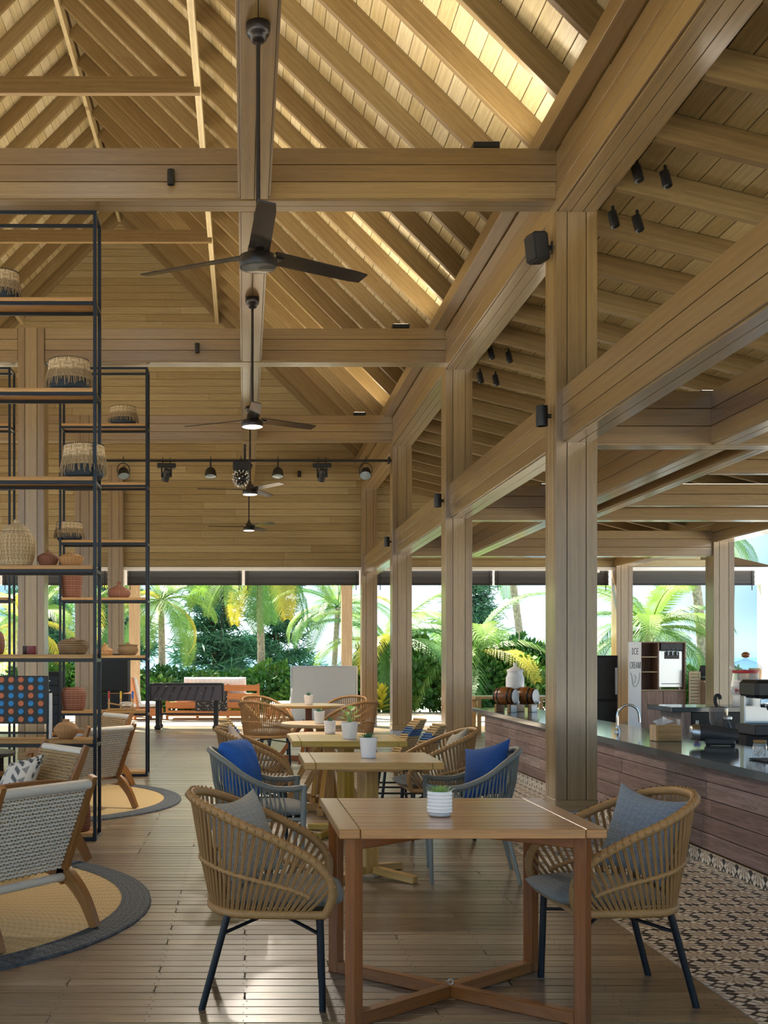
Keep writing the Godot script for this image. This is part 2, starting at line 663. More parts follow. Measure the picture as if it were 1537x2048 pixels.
func build_structure():
	# columns
	column("tall square timber column standing at the near end of the bar", 2.507, D[0], 0.314, 0.235, 4.77, "tall timber columns")
	column("second tall timber column along the bar aisle, behind the chair with the blue pillow", 2.507, D[1], 0.314, 0.235, 4.77, "tall timber columns")
	column("third tall timber column along the bar aisle, beyond the striped woven chairs", 2.507, D[2], 0.314, 0.235, 4.77, "tall timber columns")
	column("fourth tall timber column set against the boarded gable wall beside the grey fabric screen", 2.507, D[3], 0.314, 0.235, 4.77, "tall timber columns")
	column("timber column passing behind the fringed baskets of the nearer shelving unit", -2.5, D[1] - 0.02, 0.31, 0.2, 5.25, "middle row of timber columns")
	column("timber column beside the black loudspeaker rack, behind the shelving", -2.55, D[2] - 0.02, 0.31, 0.2, 5.25, "middle row of timber columns")
	column("timber column at the gable wall behind the stacked black loudspeakers", -2.6, D[3] - 0.02, 0.31, 0.2, 5.25, "middle row of timber columns")
	column("shorter timber column in front of the drawer cabinet behind the bar", 7.635, D[2], 0.333, 0.0, 3.24, "outer timber columns")
	column("shorter timber column behind the ice cream signboard", 7.635, D[3], 0.333, 0.0, 3.24, "outer timber columns")
	# wall plates
	beam("long upper timber beam resting on the tall columns of the bar aisle", V(2.507, 4.77, NEAR), V(2.507, 4.77, BACK - 0.02), 0.314, 0.44, 3, 3, "wall plate beams")
	beam("long upper timber beam on the lounge flank of the hall", V(-7.57, 4.77, NEAR), V(-7.57, 4.77, BACK - 0.02), 0.314, 0.44, 3, 3, "wall plate beams")
	beam("deep outer timber beam above the shorter columns", V(7.635, 3.24, 9.0), V(7.635, 3.24, BACK - 0.02), 0.333, 0.86, 6, 2, "wall plate beams")
	# ties across the nave, broken by the middle columns
	var where = ["nearest to the big ceiling fan", "above the second shelving unit", "carrying the black flood lamp box"]
	for k in 3:
		beam("horizontal timber tie beam %s" % where[k], V(-2.34, 4.86, D[k] + 0.125), V(2.35, 4.86, D[k] + 0.125), 0.25, 0.385, 3, 2, "tie beams")
		beam("lounge end of the timber tie beam %s" % where[k], V(-7.4, 4.86, D[k] + 0.125), V(-2.66, 4.86, D[k] + 0.125), 0.25, 0.385, 3, 2, "tie beams")
	beam("horizontal timber tie beam overhead, in front of the first ceiling fan", V(-7.4, 4.86, 3.9), V(2.35, 4.86, 3.9), 0.25, 0.385, 3, 2, "tie beams")
	# beam that carries the fans
	var segs = [[4.03, D[0]], [D[0] + 0.25, D[1]], [D[1] + 0.25, D[2]], [D[2] + 0.25, BACK]]
	var fanw = ["first and largest", "second", "third", "smallest"]
	for k in 4:
		beam("narrow timber beam down the hall holding the %s ceiling fan" % fanw[k], V(0.0725, 4.865, segs[k][0]), V(0.0725, 4.865, segs[k][1]), 0.245, 0.37, 3, 2, "fan beams")
	# lower ties along the bar aisle
	var low = [[NEAR, D[0]], [D[0] + 0.314, D[1]], [D[1] + 0.314, D[2]], [D[2] + 0.314, D[3]]]
	var lown = ["reaching toward the viewer from the first tall column", "between the first and second tall columns", "between the second and third tall columns", "between the third and fourth tall columns"]
	for k in 4:
		beam("lower timber beam %s" % lown[k], V(2.515, 3.03, low[k][0]), V(2.515, 3.03, low[k][1]), 0.23, 0.4, 3, 2, "lower aisle beams")
	# grid of beams over the bar
	for k in 3:
		beam("aisle cross beam over the bar at the %s tall column" % ["first", "second", "third"][k], V(2.664, 3.02, D[k] + 0.16), V(7.47, 3.02, D[k] + 0.16), 0.22, 0.4, 3, 2, "bar ceiling grid")
	var ends = [[NEAR, D[0] + 0.05], [D[0] + 0.27, D[1] + 0.05], [D[1] + 0.27, D[2] + 0.05]]
	for k in 3:
		beam("timber beam running above the bar counter, %s length" % ["near", "middle", "far"][k], V(3.65, 3.021, ends[k][0]), V(3.65, 3.021, ends[k][1]), 0.22, 0.398, 3, 2, "bar ceiling grid")
	beam("slim timber beam above the bar next to the deeper one", V(4.03, 3.022, D[0] + 0.27), V(4.03, 3.022, D[1] + 0.05), 0.15, 0.25, 2, 2, "bar ceiling grid")
	for d in [10.15, 12.3]:
		beam("slim cross member of the bar ceiling grid, %s of the two" % ("nearer" if d < 11 else "farther"), V(4.105, 3.023, d), V(7.47, 3.023, d), 0.13, 0.22, 2, 1, "bar ceiling grid")
	build_ceiling()
	build_back_wall()

func slope_board(o, called, mat, p: Vector3, along: Vector3, up: Vector3, L: float, h: float, w: float):
	# piece with its length along `along`
	var z = along.cross(up).normalized()
	return bx(o, called, mat, p, Vector3(L, h, w), Basis(along, up, z), 0.003)

func build_ceiling():
	var o = structure("ceiling")
	var len_z = BACK + 0.25 - NEAR
	var mid_d = (BACK + 0.25 + NEAR) / 2
	for side in [1.0, -1.0]:
		var dn = Vector3(side, -1, 0).normalized()      # down the slope
		var up = Vector3(side, 1, 0).normalized()       # out of the roof
		var L = 7.08
		var d = NEAR + 0.2
		var k = 0
		var rd = 0.19
		while d < BACK:
			# one rafter every 0.8 m, counted from the first tie
			var c = V(RIDGE_X, RIDGE_Y, d) + dn * (L / 2) + up * (rd / 2)
			slope_board(o, "rafter", M.rafter[k % 3], c, dn, up, L, rd, 0.065)
			d += 0.8
			k += 1
		slope_board(o, "rafter", M.rafter[0], V(RIDGE_X, RIDGE_Y, BACK - 0.05) + dn * (L / 2) + up * (rd / 2), dn, up, L, rd, 0.065)
		var n = 46
		for i in n:
			var s = -0.08 + 0.1585 * i
			var p = V(RIDGE_X, RIDGE_Y, mid_d) + dn * s + up * (rd + 0.0115)
			slope_board(o, "roof_board", pick(M.roof), p, Vector3(0, 0, 1), up, len_z, 0.021, 0.152)
		slope_board(o, "roof_deck", M.core, V(RIDGE_X, RIDGE_Y, mid_d) + dn * (L / 2) + up * (rd + 0.07), Vector3(0, 0, 1), up, len_z + 0.6, 0.09, L + 0.9)
		# purlin under the rafters and seat board at their feet
		var px = RIDGE_X + side * 1.97
		bar(o, "purlin", M.roof[0], V(px, RIDGE_Y - 2.09, NEAR), V(px, RIDGE_Y - 2.09, BACK - 0.02), 0.075, 0.17)
		var sx = RIDGE_X + side * 4.815
		bar(o, "rafter_seat", M.beam[1], V(sx, 5.30, NEAR), V(sx, 5.30, BACK - 0.02), 0.15, 0.15)
	bar(o, "ridge_beam", M.roof[1], V(RIDGE_X, RIDGE_Y - 0.01, NEAR), V(RIDGE_X, RIDGE_Y - 0.01, BACK - 0.02), 0.06, 0.2)
	for d in [D[0] + 0.125, D[1] + 0.125, D[2] + 0.125]:
		bar(o, "collar_tie", M.rafter[1], V(RIDGE_X - 1.97, 8.14, d), V(RIDGE_X + 2.0, 8.14, d), 0.075, 0.2)
	# lean-to roof over the bar
	var a = structure("ceiling_aisle")
	var dn = Vector3(1, -0.242, 0).normalized()
	var up = Vector3(0.242, 1, 0).normalized()
	var L = 5.6
	var d = NEAR + 0.1
	var k = 0
	while d < BACK:
		slope_board(a, "rafter", M.rafter[k % 3], V(2.67, 4.775, d) + dn * (L / 2) + up * 0.09, dn, up, L, 0.18, 0.065)
		d += 0.8
		k += 1
	for i in 35:
		var p = V(2.6, 4.795, mid_d) + dn * (0.08 + 0.1605 * i) + up * (0.18 + 0.0115)
		slope_board(a, "roof_board", pick(M.wall), p, Vector3(0, 0, 1), up, len_z, 0.021, 0.154)
	slope_board(a, "roof_deck", M.core, V(2.6, 4.815, mid_d) + dn * (L / 2) + up * (0.18 + 0.07), Vector3(0, 0, 1), up, len_z, 0.09, L + 0.2)
	bar(a, "upstand", M.core, V(2.62, 5.28, NEAR), V(2.62, 5.28, BACK), 0.06, 0.5)

func build_back_wall():
	var o = structure("wall_back", V(0, 0, BACK))
	var y = 3.22
	var bh = 0.146
	while y < 10.3:
		var spans = []
		var half = 10.42 - y
		if y > 5.1:
			spans.append([RIDGE_X - half, RIDGE_X + half])
		else:
			spans.append([-7.4, minf(10.6, 2.67 + (4.95 - y) / 0.242) if y < 4.9 else 2.6])
		for s in spans:
			var x: float = s[0]
			while x < s[1] - 0.05:
				var L: float = minf(s[1] - x, rng.randf_range(2.4, 4.2))
				bx(o, "wall_board", pick(M.wall), Vector3(x + L / 2, y + bh / 2, 0.0), Vector3(L - 0.003, bh - 0.006, 0.02), Basis.IDENTITY, 0.002)
				x += L
		y += bh
	# solid backing in two pieces
	var mb = MB.new()
	var z0 = -0.015
	var z1 = -0.12
	var poly = [Vector2(-7.5, 3.2), Vector2(10.7, 3.2), Vector2(10.7, 3.24), Vector2(2.75, 5.1), Vector2(2.75, 5.15), Vector2(RIDGE_X, 10.45), Vector2(-7.8, 5.15), Vector2(-7.5, 3.24)]
	var c = Vector2(-0.5, 4.0)
	for i in poly.size():
		var p: Vector2 = poly[i]
		var q: Vector2 = poly[(i + 1) % poly.size()]
		mb.tri(Vector3(c.x, c.y, z0), Vector3(p.x, p.y, z0), Vector3(q.x, q.y, z0))
		mb.tri(Vector3(c.x, c.y, z1), Vector3(q.x, q.y, z1), Vector3(p.x, p.y, z1))
		mb.quad(Vector3(p.x, p.y, z0), Vector3(p.x, p.y, z1), Vector3(q.x, q.y, z1), Vector3(q.x, q.y, z0))
	part(o, "backing", mb, M.core)
	var tr = structure("trim_1", V(1.6, 3.19, BACK + 0.05))
	bx(tr, "head_trim", M.white, Vector3.ZERO, Vector3(18.0, 0.055, 0.16))
	# gable boards follow the slope of the roof
	var cover = structure("trim_2")
	for side in [1.0, -1.0]:
		var dn = Vector3(side, -1, 0).normalized()
		slope_board(cover, "barge_board", M.rafter[2], V(RIDGE_X, RIDGE_Y - 0.04, BACK - 0.028) + dn * 3.5, dn, Vector3(side, 1, 0).normalized(), 7.0, 0.1, 0.03)

# ---------------------------------------------------------------- floors
func build_floor():
	var o = structure("floor")
	var rest = MB.new()
	var w = 0.098
	var n = 0
	var d = 3.6
	var nails = []
	while d < 23.4:
		var bw = 0.1
		var x = -6.2
		if d < 9:
			x = -0.24 * d - 0.6
		x = floorf(x / 0.38) * 0.38 - 0.38 * float(rng.randi() % 3)
		var stop = 1.962 if d > 3.0 else 1.962
		if d > 16.2:
			stop = 10.5
		while x < stop - 0.01:
			var L = 0.38 * float(4 + rng.randi() % 6)
			if x + L > stop - 0.3:
				L = stop - x
			var dy = rng.randf_range(-0.0012, 0.0012)
			if n < 290:
				bx(o, "deck_board", pick(M.deck), V(x + L / 2, -0.011 + dy, d + bw / 2), Vector3(L - 0.003, 0.022, bw - 0.006), Basis.IDENTITY, 0.0025)
				n += 1
			else:
				rest_boards(rest, V(x + L / 2, -0.011 + dy, d + bw / 2), Vector3(L - 0.003, 0.022, bw - 0.006))
			x += L
		if d < 10.5:
			var nx = -2.66
			while nx < 1.95:
				for e in [0.025, 0.075]:
					nails.append(V(nx + (0.008 if e > 0.05 else -0.006), 0.0002, d + e))
				nx += 0.38
		d += bw
	for i in rest_sets.size():
		var r = part(o, "far_deck_boards", rest_sets[i], M.deck[i])
		r.set_meta("kind", "stuff")
	var mb = MB.new()
	mb.lathe([Vector2(0.0001, 0.0012), Vector2(0.003, 0.0009), Vector2(0.0036, 0)], 6)
	var mm = MultiMesh.new()
	mm.transform_format = MultiMesh.TRANSFORM_3D
	mm.mesh = mb.mesh()
	mm.mesh.surface_set_material(0, M.black_steel)
	mm.instance_count = nails.size()
	for i in nails.size():
		mm.set_instance_transform(i, Transform3D(Basis.IDENTITY, nails[i] + Vector3(0, 0.0012, 0)))
	var mi = MultiMeshInstance3D.new()
	mi.name = "nail_heads"
	mi.multimesh = mm
	mi.set_meta("kind", "stuff")
	o.add_child(mi, true)
	bx(o, "deck_base", M.core, V(-2.3, -0.14, 10.0), Vector3(26.0, 0.22, 27.0))
	# cement tiles along the bar
	var tl = structure("floor_tiled")
	var tex = tile_texture()
	var tm = simple("ffffff", 0.32)
	tm.albedo_texture = tex
	tm.uv1_scale = Vector3(1, 1, 1)
	M.tile = tm
	var size = 0.2
	var tmb = MB.new()
	tile_mesh(tmb, size - 0.002, size - 0.002, 0.012, Vector2(0, 0), Vector2(1, 1))
	var tmesh = tmb.mesh()
	var emb = MB.new()
	tile_mesh(emb, 0.16 - 0.002, size - 0.002, 0.012, Vector2(0.2, 0), Vector2(1, 1))
	var emesh = emb.mesh()
	var far = MB.new()
	var count = 0
	var dz = 4.0
	while dz < 16.2:
		for i in 6:
			var first = i == 0
			var xx: float = 1.967 + 0.08 if first else 2.127 + 0.2 * (i - 1) + 0.1
			var at = V(xx, -0.006, dz + 0.1)
			if count < 290:
				put(tl, "tile", emesh if first else tmesh, tm, Transform3D(Basis.IDENTITY, at))
				count += 1
			else:
				tile_mesh(far, (0.16 if first else 0.2) - 0.002, 0.198, 0.012, Vector2(0.2 if first else 0.0, 0), Vector2(1, 1), at)
		dz += size
	if far.v.size() > 0:
		var r = part(tl, "far_tiles", far, tm)
		r.set_meta("kind", "stuff")
	bx(tl, "grout_bed", simple("8d857a", 0.9), V(2.55, -0.017, 10.1), Vector3(1.16, 0.012, 12.2))

var rest_sets = []
func rest_boards(_mb, at: Vector3, size: Vector3):
	if rest_sets.is_empty():
		for i in M.deck.size():
			rest_sets.append(MB.new())
	var mb = rest_sets[rng.randi() % rest_sets.size()]
	# top and long edges only: the underside is never seen
	var h = size / 2.0
	var c = 0.0025
	var y1 = h.y
	var y0 = h.y - c
	var u0 = at.x
	var u1 = at.x + size.x
	var v0 = rng.randf()
	mb.quad(at + Vector3(-h.x, y1, h.z - c), at + Vector3(h.x, y1, h.z - c), at + Vector3(h.x, y1, -h.z + c), at + Vector3(-h.x, y1, -h.z + c), Vector2(u0, v0), Vector2(u1, v0), Vector2(u1, v0 + 0.1), Vector2(u0, v0 + 0.1))
	mb.quad(at + Vector3(-h.x, y0, h.z), at + Vector3(h.x, y0, h.z), at + Vector3(h.x, y1, h.z - c), at + Vector3(-h.x, y1, h.z - c))
	mb.quad(at + Vector3(-h.x, -h.y, h.z), at + Vector3(h.x, -h.y, h.z), at + Vector3(h.x, y0, h.z), at + Vector3(-h.x, y0, h.z))
	mb.quad(at + Vector3(h.x, y0, -h.z), at + Vector3(-h.x, y0, -h.z), at + Vector3(-h.x, y1, -h.z + c), at + Vector3(h.x, y1, -h.z + c))
	mb.quad(at + Vector3(h.x, -h.y, -h.z), at + Vector3(-h.x, -h.y, -h.z), at + Vector3(-h.x, y0, -h.z), at + Vector3(h.x, y0, -h.z))

func tile_mesh(mb, w: float, l: float, h: float, t0: Vector2, t1: Vector2, at := Vector3.ZERO):
	var a = Vector3(-w / 2, h / 2, l / 2)
	var b = Vector3(w / 2, h / 2, l / 2)
	var c = Vector3(w / 2, h / 2, -l / 2)
	var d = Vector3(-w / 2, h / 2, -l / 2)
	mb.quad(at + a, at + b, at + c, at + d, Vector2(t0.x, t1.y), Vector2(t1.x, t1.y), Vector2(t1.x, t0.y), Vector2(t0.x, t0.y))
	var dn = Vector3(0, -h, 0)
	var q = [a, b, c, d]
	for i in 4:
		var p: Vector3 = q[i]
		var r: Vector3 = q[(i + 1) % 4]
		mb.quad(at + p + dn, at + r + dn, at + r, at + p, t0, t0, t0, t0)

func tile_texture() -> ImageTexture:
	var im = Image.create(256, 256, false, Image.FORMAT_RGB8)
	var black = Color("2c2f33")
	var beige = Color("d6ccb8")
	var white = Color("e6e1d6")
	var taupe = Color("a08f84")
	var n = FastNoiseLite.new()
	n.frequency = 0.03
	n.seed = 2
	for y in 256:
		for x in 256:
			var a = x / 127.5 - 1.0
			var b = y / 127.5 - 1.0
			var p = absf(a)
			var q = absf(b)
			var c = white
			var cp = 1.0 - p
			var cq = 1.0 - q
			if cp + cq < 0.85:
				c = beige
				var r = atan2(cq, cp) / (PI / 2)
				if (r > 0.12 and r < 0.36) or (r > 0.64 and r < 0.88):
					c = taupe
			elif p + q < 0.3:
				c = beige
			elif p < absf(q - 0.5) * 1.1 or q < absf(p - 0.5) * 1.1:
				c = black
			elif absf(p - q) < 0.1:
				c = taupe
			c = c * (0.96 + 0.07 * n.get_noise_2d(x, y))
			im.set_pixel(x, y, Color(c.r, c.g, c.b))
	return ImageTexture.create_from_image(im)
# ---------------------------------------------------------------- bar
func build_bar():
	var o = thing("bar_counter", "long low bar counter clad in weathered reddish planks with a dark polished top", "bar counter", V(3.5, 0, 9.5))
	var d0 = 4.2
	var d1 = 15.1
	bx(o, "body", M.core, V(3.5 - 3.5, 0.36, (d0 + d1) / 2 - 9.5), Vector3(0.64, 0.56, d1 - d0), Basis.IDENTITY)
	# cladding: five courses of planks, front and end
	var y = 0.085
	var hs = [0.112, 0.118, 0.116, 0.12, 0.106]
	for k in 5:
		var d = d0
		while d < d1 - 0.02:
			var L: float = minf(rng.randf_range(0.9, 2.3), d1 - d)
			if d1 - d - L < 0.35:
				L = d1 - d
			bx(o, "cladding_board", pick(M.bar), V(3.165 - 3.5 + rng.randf_range(-0.002, 0.002), y + hs[k] / 2, d + L / 2 - 9.5), Vector3(0.028, hs[k] - 0.005, L - 0.004), Basis.IDENTITY, 0.003)
			d += L
		bx(o, "cladding_board", pick(M.bar), V(0.0, y + hs[k] / 2, d1 - 9.5 + 0.014), Vector3(0.64, hs[k] - 0.005, 0.028), Basis.IDENTITY, 0.003)
		y += hs[k]
	bx(o, "countertop", M.counter, V(0.0, 0.6825, (d0 + 15.65) / 2 - 9.5), Vector3(0.80, 0.055, 15.65 - d0), Basis.IDENTITY, 0.004)
	# skirting of cut patterned tiles
	var mb = MB.new()
	var w = 0.198
	var h = 0.083
	mb.quad(Vector3(0, 0, -w / 2), Vector3(0, 0, w / 2), Vector3(0, h, w / 2), Vector3(0, h, -w / 2), Vector2(0, 0.44), Vector2(1, 0.44), Vector2(1, 0.02), Vector2(0, 0.02))
	mb.quad(Vector3(0, h, -w / 2), Vector3(0, h, w / 2), Vector3(0.012, h, w / 2), Vector3(0.012, h, -w / 2), Vector2(0, 0.02), Vector2(0, 0.02), Vector2(0, 0.02), Vector2(0, 0.02))
	for s in [-1.0, 1.0]:
		mb.quad(Vector3(0, 0, s * w / 2), Vector3(0.012, 0, s * w / 2), Vector3(0.012, h, s * w / 2), Vector3(0, h, s * w / 2), Vector2(0, 0.02), Vector2(0, 0.02), Vector2(0, 0.02), Vector2(0, 0.02))
	var ms = mb.mesh()
	var d = d0 + 0.1
	while d < d1:
		put(o, "skirting_tile", ms, M.tile, Transform3D(Basis.IDENTITY, V(3.125 - 3.5, 0, d - 9.5)))
		d += 0.2
	bx(o, "plinth", M.core, V(-0.1, 0.041, (d0 + d1) / 2 - 9.5), Vector3(0.5, 0.08, d1 - d0))
	var TOP = 0.711
	# things on the counter
	var t = thing("tissue_box", "pale wooden tissue box on the bar counter", "tissue box", V(3.46, TOP, 9.45), 0.12)
	bx(t, "box", M.shelf[2], Vector3(0, 0.065, 0), Vector3(0.21, 0.13, 0.14))
	bx(t, "front_panel", M.pale_wood[0], Vector3(-0.107, 0.066, 0), Vector3(0.006, 0.128, 0.11))
	mb = MB.new()
	var rows = []
	for i in 7:
		var row = []
		for j in 9:
			var u = i / 6.0
			var a = -1.0 + j / 4.0
			row.append(Vector3(-0.05 + a * (0.03 + 0.05 * u) + 0.02 * u, 0.128 + 0.075 * u * (1.0 - 0.55 * absf(a)), 0.02 * sin(a * 5.0 + u * 3.0) + 0.02 * u))
		rows.append(row)
	mb.sheet(rows)
	part(t, "tissue", mb, M.paper)
	# tap
	t = thing("faucet", "curved chrome faucet at the bar sink", "faucet", V(3.42, TOP, 10.55), 0.0)
	mb = MB.new()
	var pts = [Vector3(0, 0, 0), Vector3(0, 0.12, 0)]
	for i in 9:
		var a = PI - PI * i / 8.0
		pts.append(Vector3(0.1 + 0.1 * cos(a), 0.15 + 0.1 * sin(a), 0))
	pts.append(Vector3(0.205, 0.09, 0))
	mb.tube(smooth_path(pts, 30), 0.012, 10)
	part(t, "spout", mb, M.chrome)
	mb = MB.new()
	mb.lathe([Vector2(0.026, 0), Vector2(0.026, 0.012), Vector2(0.016, 0.03), Vector2(0.014, 0.05)], 14)
	part(t, "collar", mb, M.chrome)
	mb = MB.new()
	mb.rod(Vector3(0, 0.045, 0), Vector3(-0.01, 0.06, 0.07), 0.006)
	part(t, "lever", mb, M.chrome)
	# juicer
	t = thing("juicer", "black slow juicer with a smoky bowl on the bar counter", "juicer", V(3.70, TOP, 8.95), -0.25)
	mb = MB.new()
	mb.tube([Vector3(-0.19, 0.1, 0), Vector3(-0.17, 0.1, 0), Vector3(-0.03, 0.09, 0), Vector3(0.1, 0.075, 0), Vector3(0.13, 0.075, 0)], [0.052, 0.062, 0.066, 0.06, 0.054], 18)
	mb.cbox(Vector3(0.0, 0.035, 0), Vector3(0.22, 0.06, 0.11), 0.015)
	part(t, "motor_body", mb, M.dark_grey)
	mb = MB.new()
	mb.lathe([Vector2(0.001, 0.02), Vector2(0.05, 0.02), Vector2(0.062, 0.0), Vector2(0.064, -0.05)], 18, Vector3(-0.2, 0.1, 0), Basis(Vector3.FORWARD, -PI / 2))
	part(t, "end_cap", mb, M.steel)
	mb = MB.new()
	mb.lathe([Vector2(0.03, 0.135), Vector2(0.05, 0.15), Vector2(0.066, 0.19), Vector2(0.07, 0.29), Vector2(0.072, 0.305), Vector2(0.0, 0.31)], 20, Vector3(-0.01, 0, 0))
	part(t, "bowl", mb, M.smoked)
	mb = MB.new()
	mb.tube([Vector3(0.07, 0.07, 0), Vector3(0.055, 0.13, 0), Vector3(0.04, 0.2, 0)], [0.045, 0.032, 0.02], 14)
	part(t, "spout", mb, M.black)
	mb = MB.new()
	mb.cbox(Vector3(0.055, 0.215, 0), Vector3(0.06, 0.03, 0.05), 0.006)
	part(t, "clamp", mb, M.steel)
	mb = MB.new()
	mb.tube(smooth_path([Vector3(-0.02, 0.3, 0), Vector3(-0.035, 0.34, 0), Vector3(-0.03, 0.385, 0), Vector3(-0.005, 0.39, 0), Vector3(0.0, 0.36, 0)], 14), 0.014, 10)
	part(t, "pusher", mb, M.black_matt)
	for fx in [-0.09, 0.09]:
		mb = MB.new()
		mb.lathe([Vector2(0.016, 0), Vector2(0.018, 0.01)], 10, Vector3(fx, 0, 0.03))
		part(t, "foot", mb, M.black_matt)
	# glass jars
	var spots = [[3.46, 7.72, 0.045, 0.1, "pale contents"], [3.57, 7.62, 0.062, 0.1, "brown dried pods"], [3.70, 7.58, 0.05, 0.1, "dark dried fruit"]]
	for k in 3:
		var s = spots[k]
		t = thing("glass_jar", "cork-lidded glass jar with %s on the bar counter" % s[4], "jar", V(s[0], TOP + 0.012, s[1]), 0.0, "lidded jars on the bar")
		mb = MB.new()
		mb.lathe([Vector2(0.001, 0.001), Vector2(s[2], 0.001), Vector2(s[2], s[3] * 0.8), Vector2(s[2] * 0.85, s[3])], 18)
		part(t, "jar_body", mb, M.glass)
		mb = MB.new()
		mb.lathe([Vector2(0.001, s[3]), Vector2(s[2] * 0.9, s[3]), Vector2(s[2] * 0.92, s[3] + 0.018), Vector2(0.001, s[3] + 0.02)], 18)
		part(t, "cork_lid", mb, M.shelf[1])
		mb = MB.new()
		for i in 26:
			var a = rng.randf() * TAU
			var r: float = sqrt(rng.randf()) * s[2] * 0.7
			var p = Vector3(cos(a) * r, 0.012 + rng.randf() * s[3] * 0.5, sin(a) * r)
			var q = p + Vector3(rng.randf_range(-0.012, 0.012), rng.randf_range(0.004, 0.022), rng.randf_range(-0.012, 0.012))
			mb.tube([p, q], 0.006, 5)
		part(t, "contents", mb, [M.paper, simple("6b3a22", 0.7), simple("33201c", 0.6)][k])
	t = thing("serving_board", "dark slate board under the glass jars", "board", V(3.58, TOP, 7.64), 0.1)
	bx(t, "slab", M.dark_grey, Vector3(0, 0.006, 0), Vector3(0.36, 0.011, 0.22))
	# bottles in a caddy
	for k in 2:
		t = thing("soda_bottle", ["clear soda bottle closest to the tissue box", "amber soda bottle closest to the juicer"][k], "bottle", V(3.68 + 0.095 * k, TOP, 9.75 - 0.16 * k), 0.0, "bottles beside the tissue box")
		mb = MB.new()
		mb.lathe([Vector2(0.001, 0), Vector2(0.026, 0.0), Vector2(0.027, 0.07), Vector2(0.012, 0.12), Vector2(0.011, 0.15), Vector2(0.013, 0.152), Vector2(0.012, 0.16)], 14)
		part(t, "glass_body", mb, M.glass)
		mb = MB.new()
		mb.lathe([Vector2(0.001, 0.003), Vector2(0.0235, 0.003), Vector2(0.024, 0.06), Vector2(0.001, 0.062)], 14)
		part(t, "drink", mb, [M.amber, simple("a34a1e", 0.2)][k])
		mb = MB.new()
		mb.lathe([Vector2(0.0275, 0.025), Vector2(0.0275, 0.06)], 14)
		part(t, "paper_label", mb, simple("2d50a8", 0.6))
	# barrels
	for k in 2:
		var at = V(3.27 + 0.27 * k, TOP, 14.4 + 0.06 * k)
		t = thing("wooden_barrel", ["small oak barrel with white head, front one on the bar end", "small oak barrel with white head, half hidden behind its twin"][k], "barrel", at, -0.75, "drink barrels")
		var ax = Basis(Vector3.FORWARD, -PI / 2) * Basis.IDENTITY
		mb = MB.new()
		var prof = []
		for i in 13:
			var u = i / 12.0
			prof.append(Vector2(0.088 + 0.026 * sin(PI * u), -0.135 + 0.27 * u))
		mb.lathe(prof, 24, Vector3(0, 0.2, 0), ax)
		part(t, "staves", mb, M.teak_red[0])
		for u in [0.06, 0.25, 0.75, 0.94]:
			mb = MB.new()
			var r = 0.0895 + 0.026 * sin(PI * u)
			mb.lathe([Vector2(r, -0.135 + 0.27 * u - 0.011), Vector2(r + 0.002, -0.135 + 0.27 * u), Vector2(r, -0.135 + 0.27 * u + 0.011)], 24, Vector3(0, 0.2, 0), ax)
			part(t, "hoop", mb, M.black_steel)
		for s in [-1.0, 1.0]:
			mb = MB.new()
			mb.lathe([Vector2(0.001, s * 0.131), Vector2(0.082, s * 0.131), Vector2(0.088, s * 0.136)], 24, Vector3(0, 0.2, 0), ax)
			part(t, "head", mb, M.white)
		for s in [-0.09, 0.09]:
			bx(t, "cradle", M.shelf[0], Vector3(s, 0.05, 0), Vector3(0.03, 0.1, 0.2))
		bx(t, "front_plate", M.white, Vector3(0.112, 0.045, 0), Vector3(0.008, 0.09, 0.14))
		mb = MB.new()
		mb.rod(Vector3(0.13, 0.13, 0), Vector3(0.19, 0.125, 0), 0.009)
		mb.rod(Vector3(0.175, 0.1, 0), Vector3(0.175, 0.16, 0), 0.007)
		part(t, "tap", mb, M.steel)
	t = thing("drink_dispenser", "tall white beverage dispenser with fruit behind the barrels", "dispenser", V(3.55, TOP, 15.1))
	mb = MB.new()
	mb.lathe([Vector2(0.001, 0.16), Vector2(0.11, 0.16), Vector2(0.115, 0.2), Vector2(0.1, 0.24), Vector2(0.12, 0.28), Vector2(0.12, 0.42), Vector2(0.1, 0.46), Vector2(0.1, 0.5)], 20)
	part(t, "jar_body", mb, M.white_gloss)
	mb = MB.new()
	mb.lathe([Vector2(0.11, 0.5), Vector2(0.11, 0.52), Vector2(0.05, 0.55), Vector2(0.02, 0.57), Vector2(0.026, 0.6), Vector2(0.001, 0.62)], 18)
	part(t, "jar_lid", mb, M.white)
	mb = MB.new()
	mb.lathe([Vector2(0.12, 0), Vector2(0.12, 0.01), Vector2(0.1, 0.02), Vector2(0.1, 0.15), Vector2(0.115, 0.16)], 12)
	part(t, "stand", mb, M.steel)
	mb = MB.new()
	for i in 14:
		var a = TAU * i / 14.0
		mb.lathe([Vector2(0.001, -0.022), Vector2(0.02, -0.01), Vector2(0.022, 0.005), Vector2(0.001, 0.022)], 8, Vector3(cos(a) * 0.1, 0.185 + 0.015 * (i % 2), sin(a) * 0.1))
	part(t, "fruit", mb, simple("d98a2a", 0.5))
	build_back_bar()

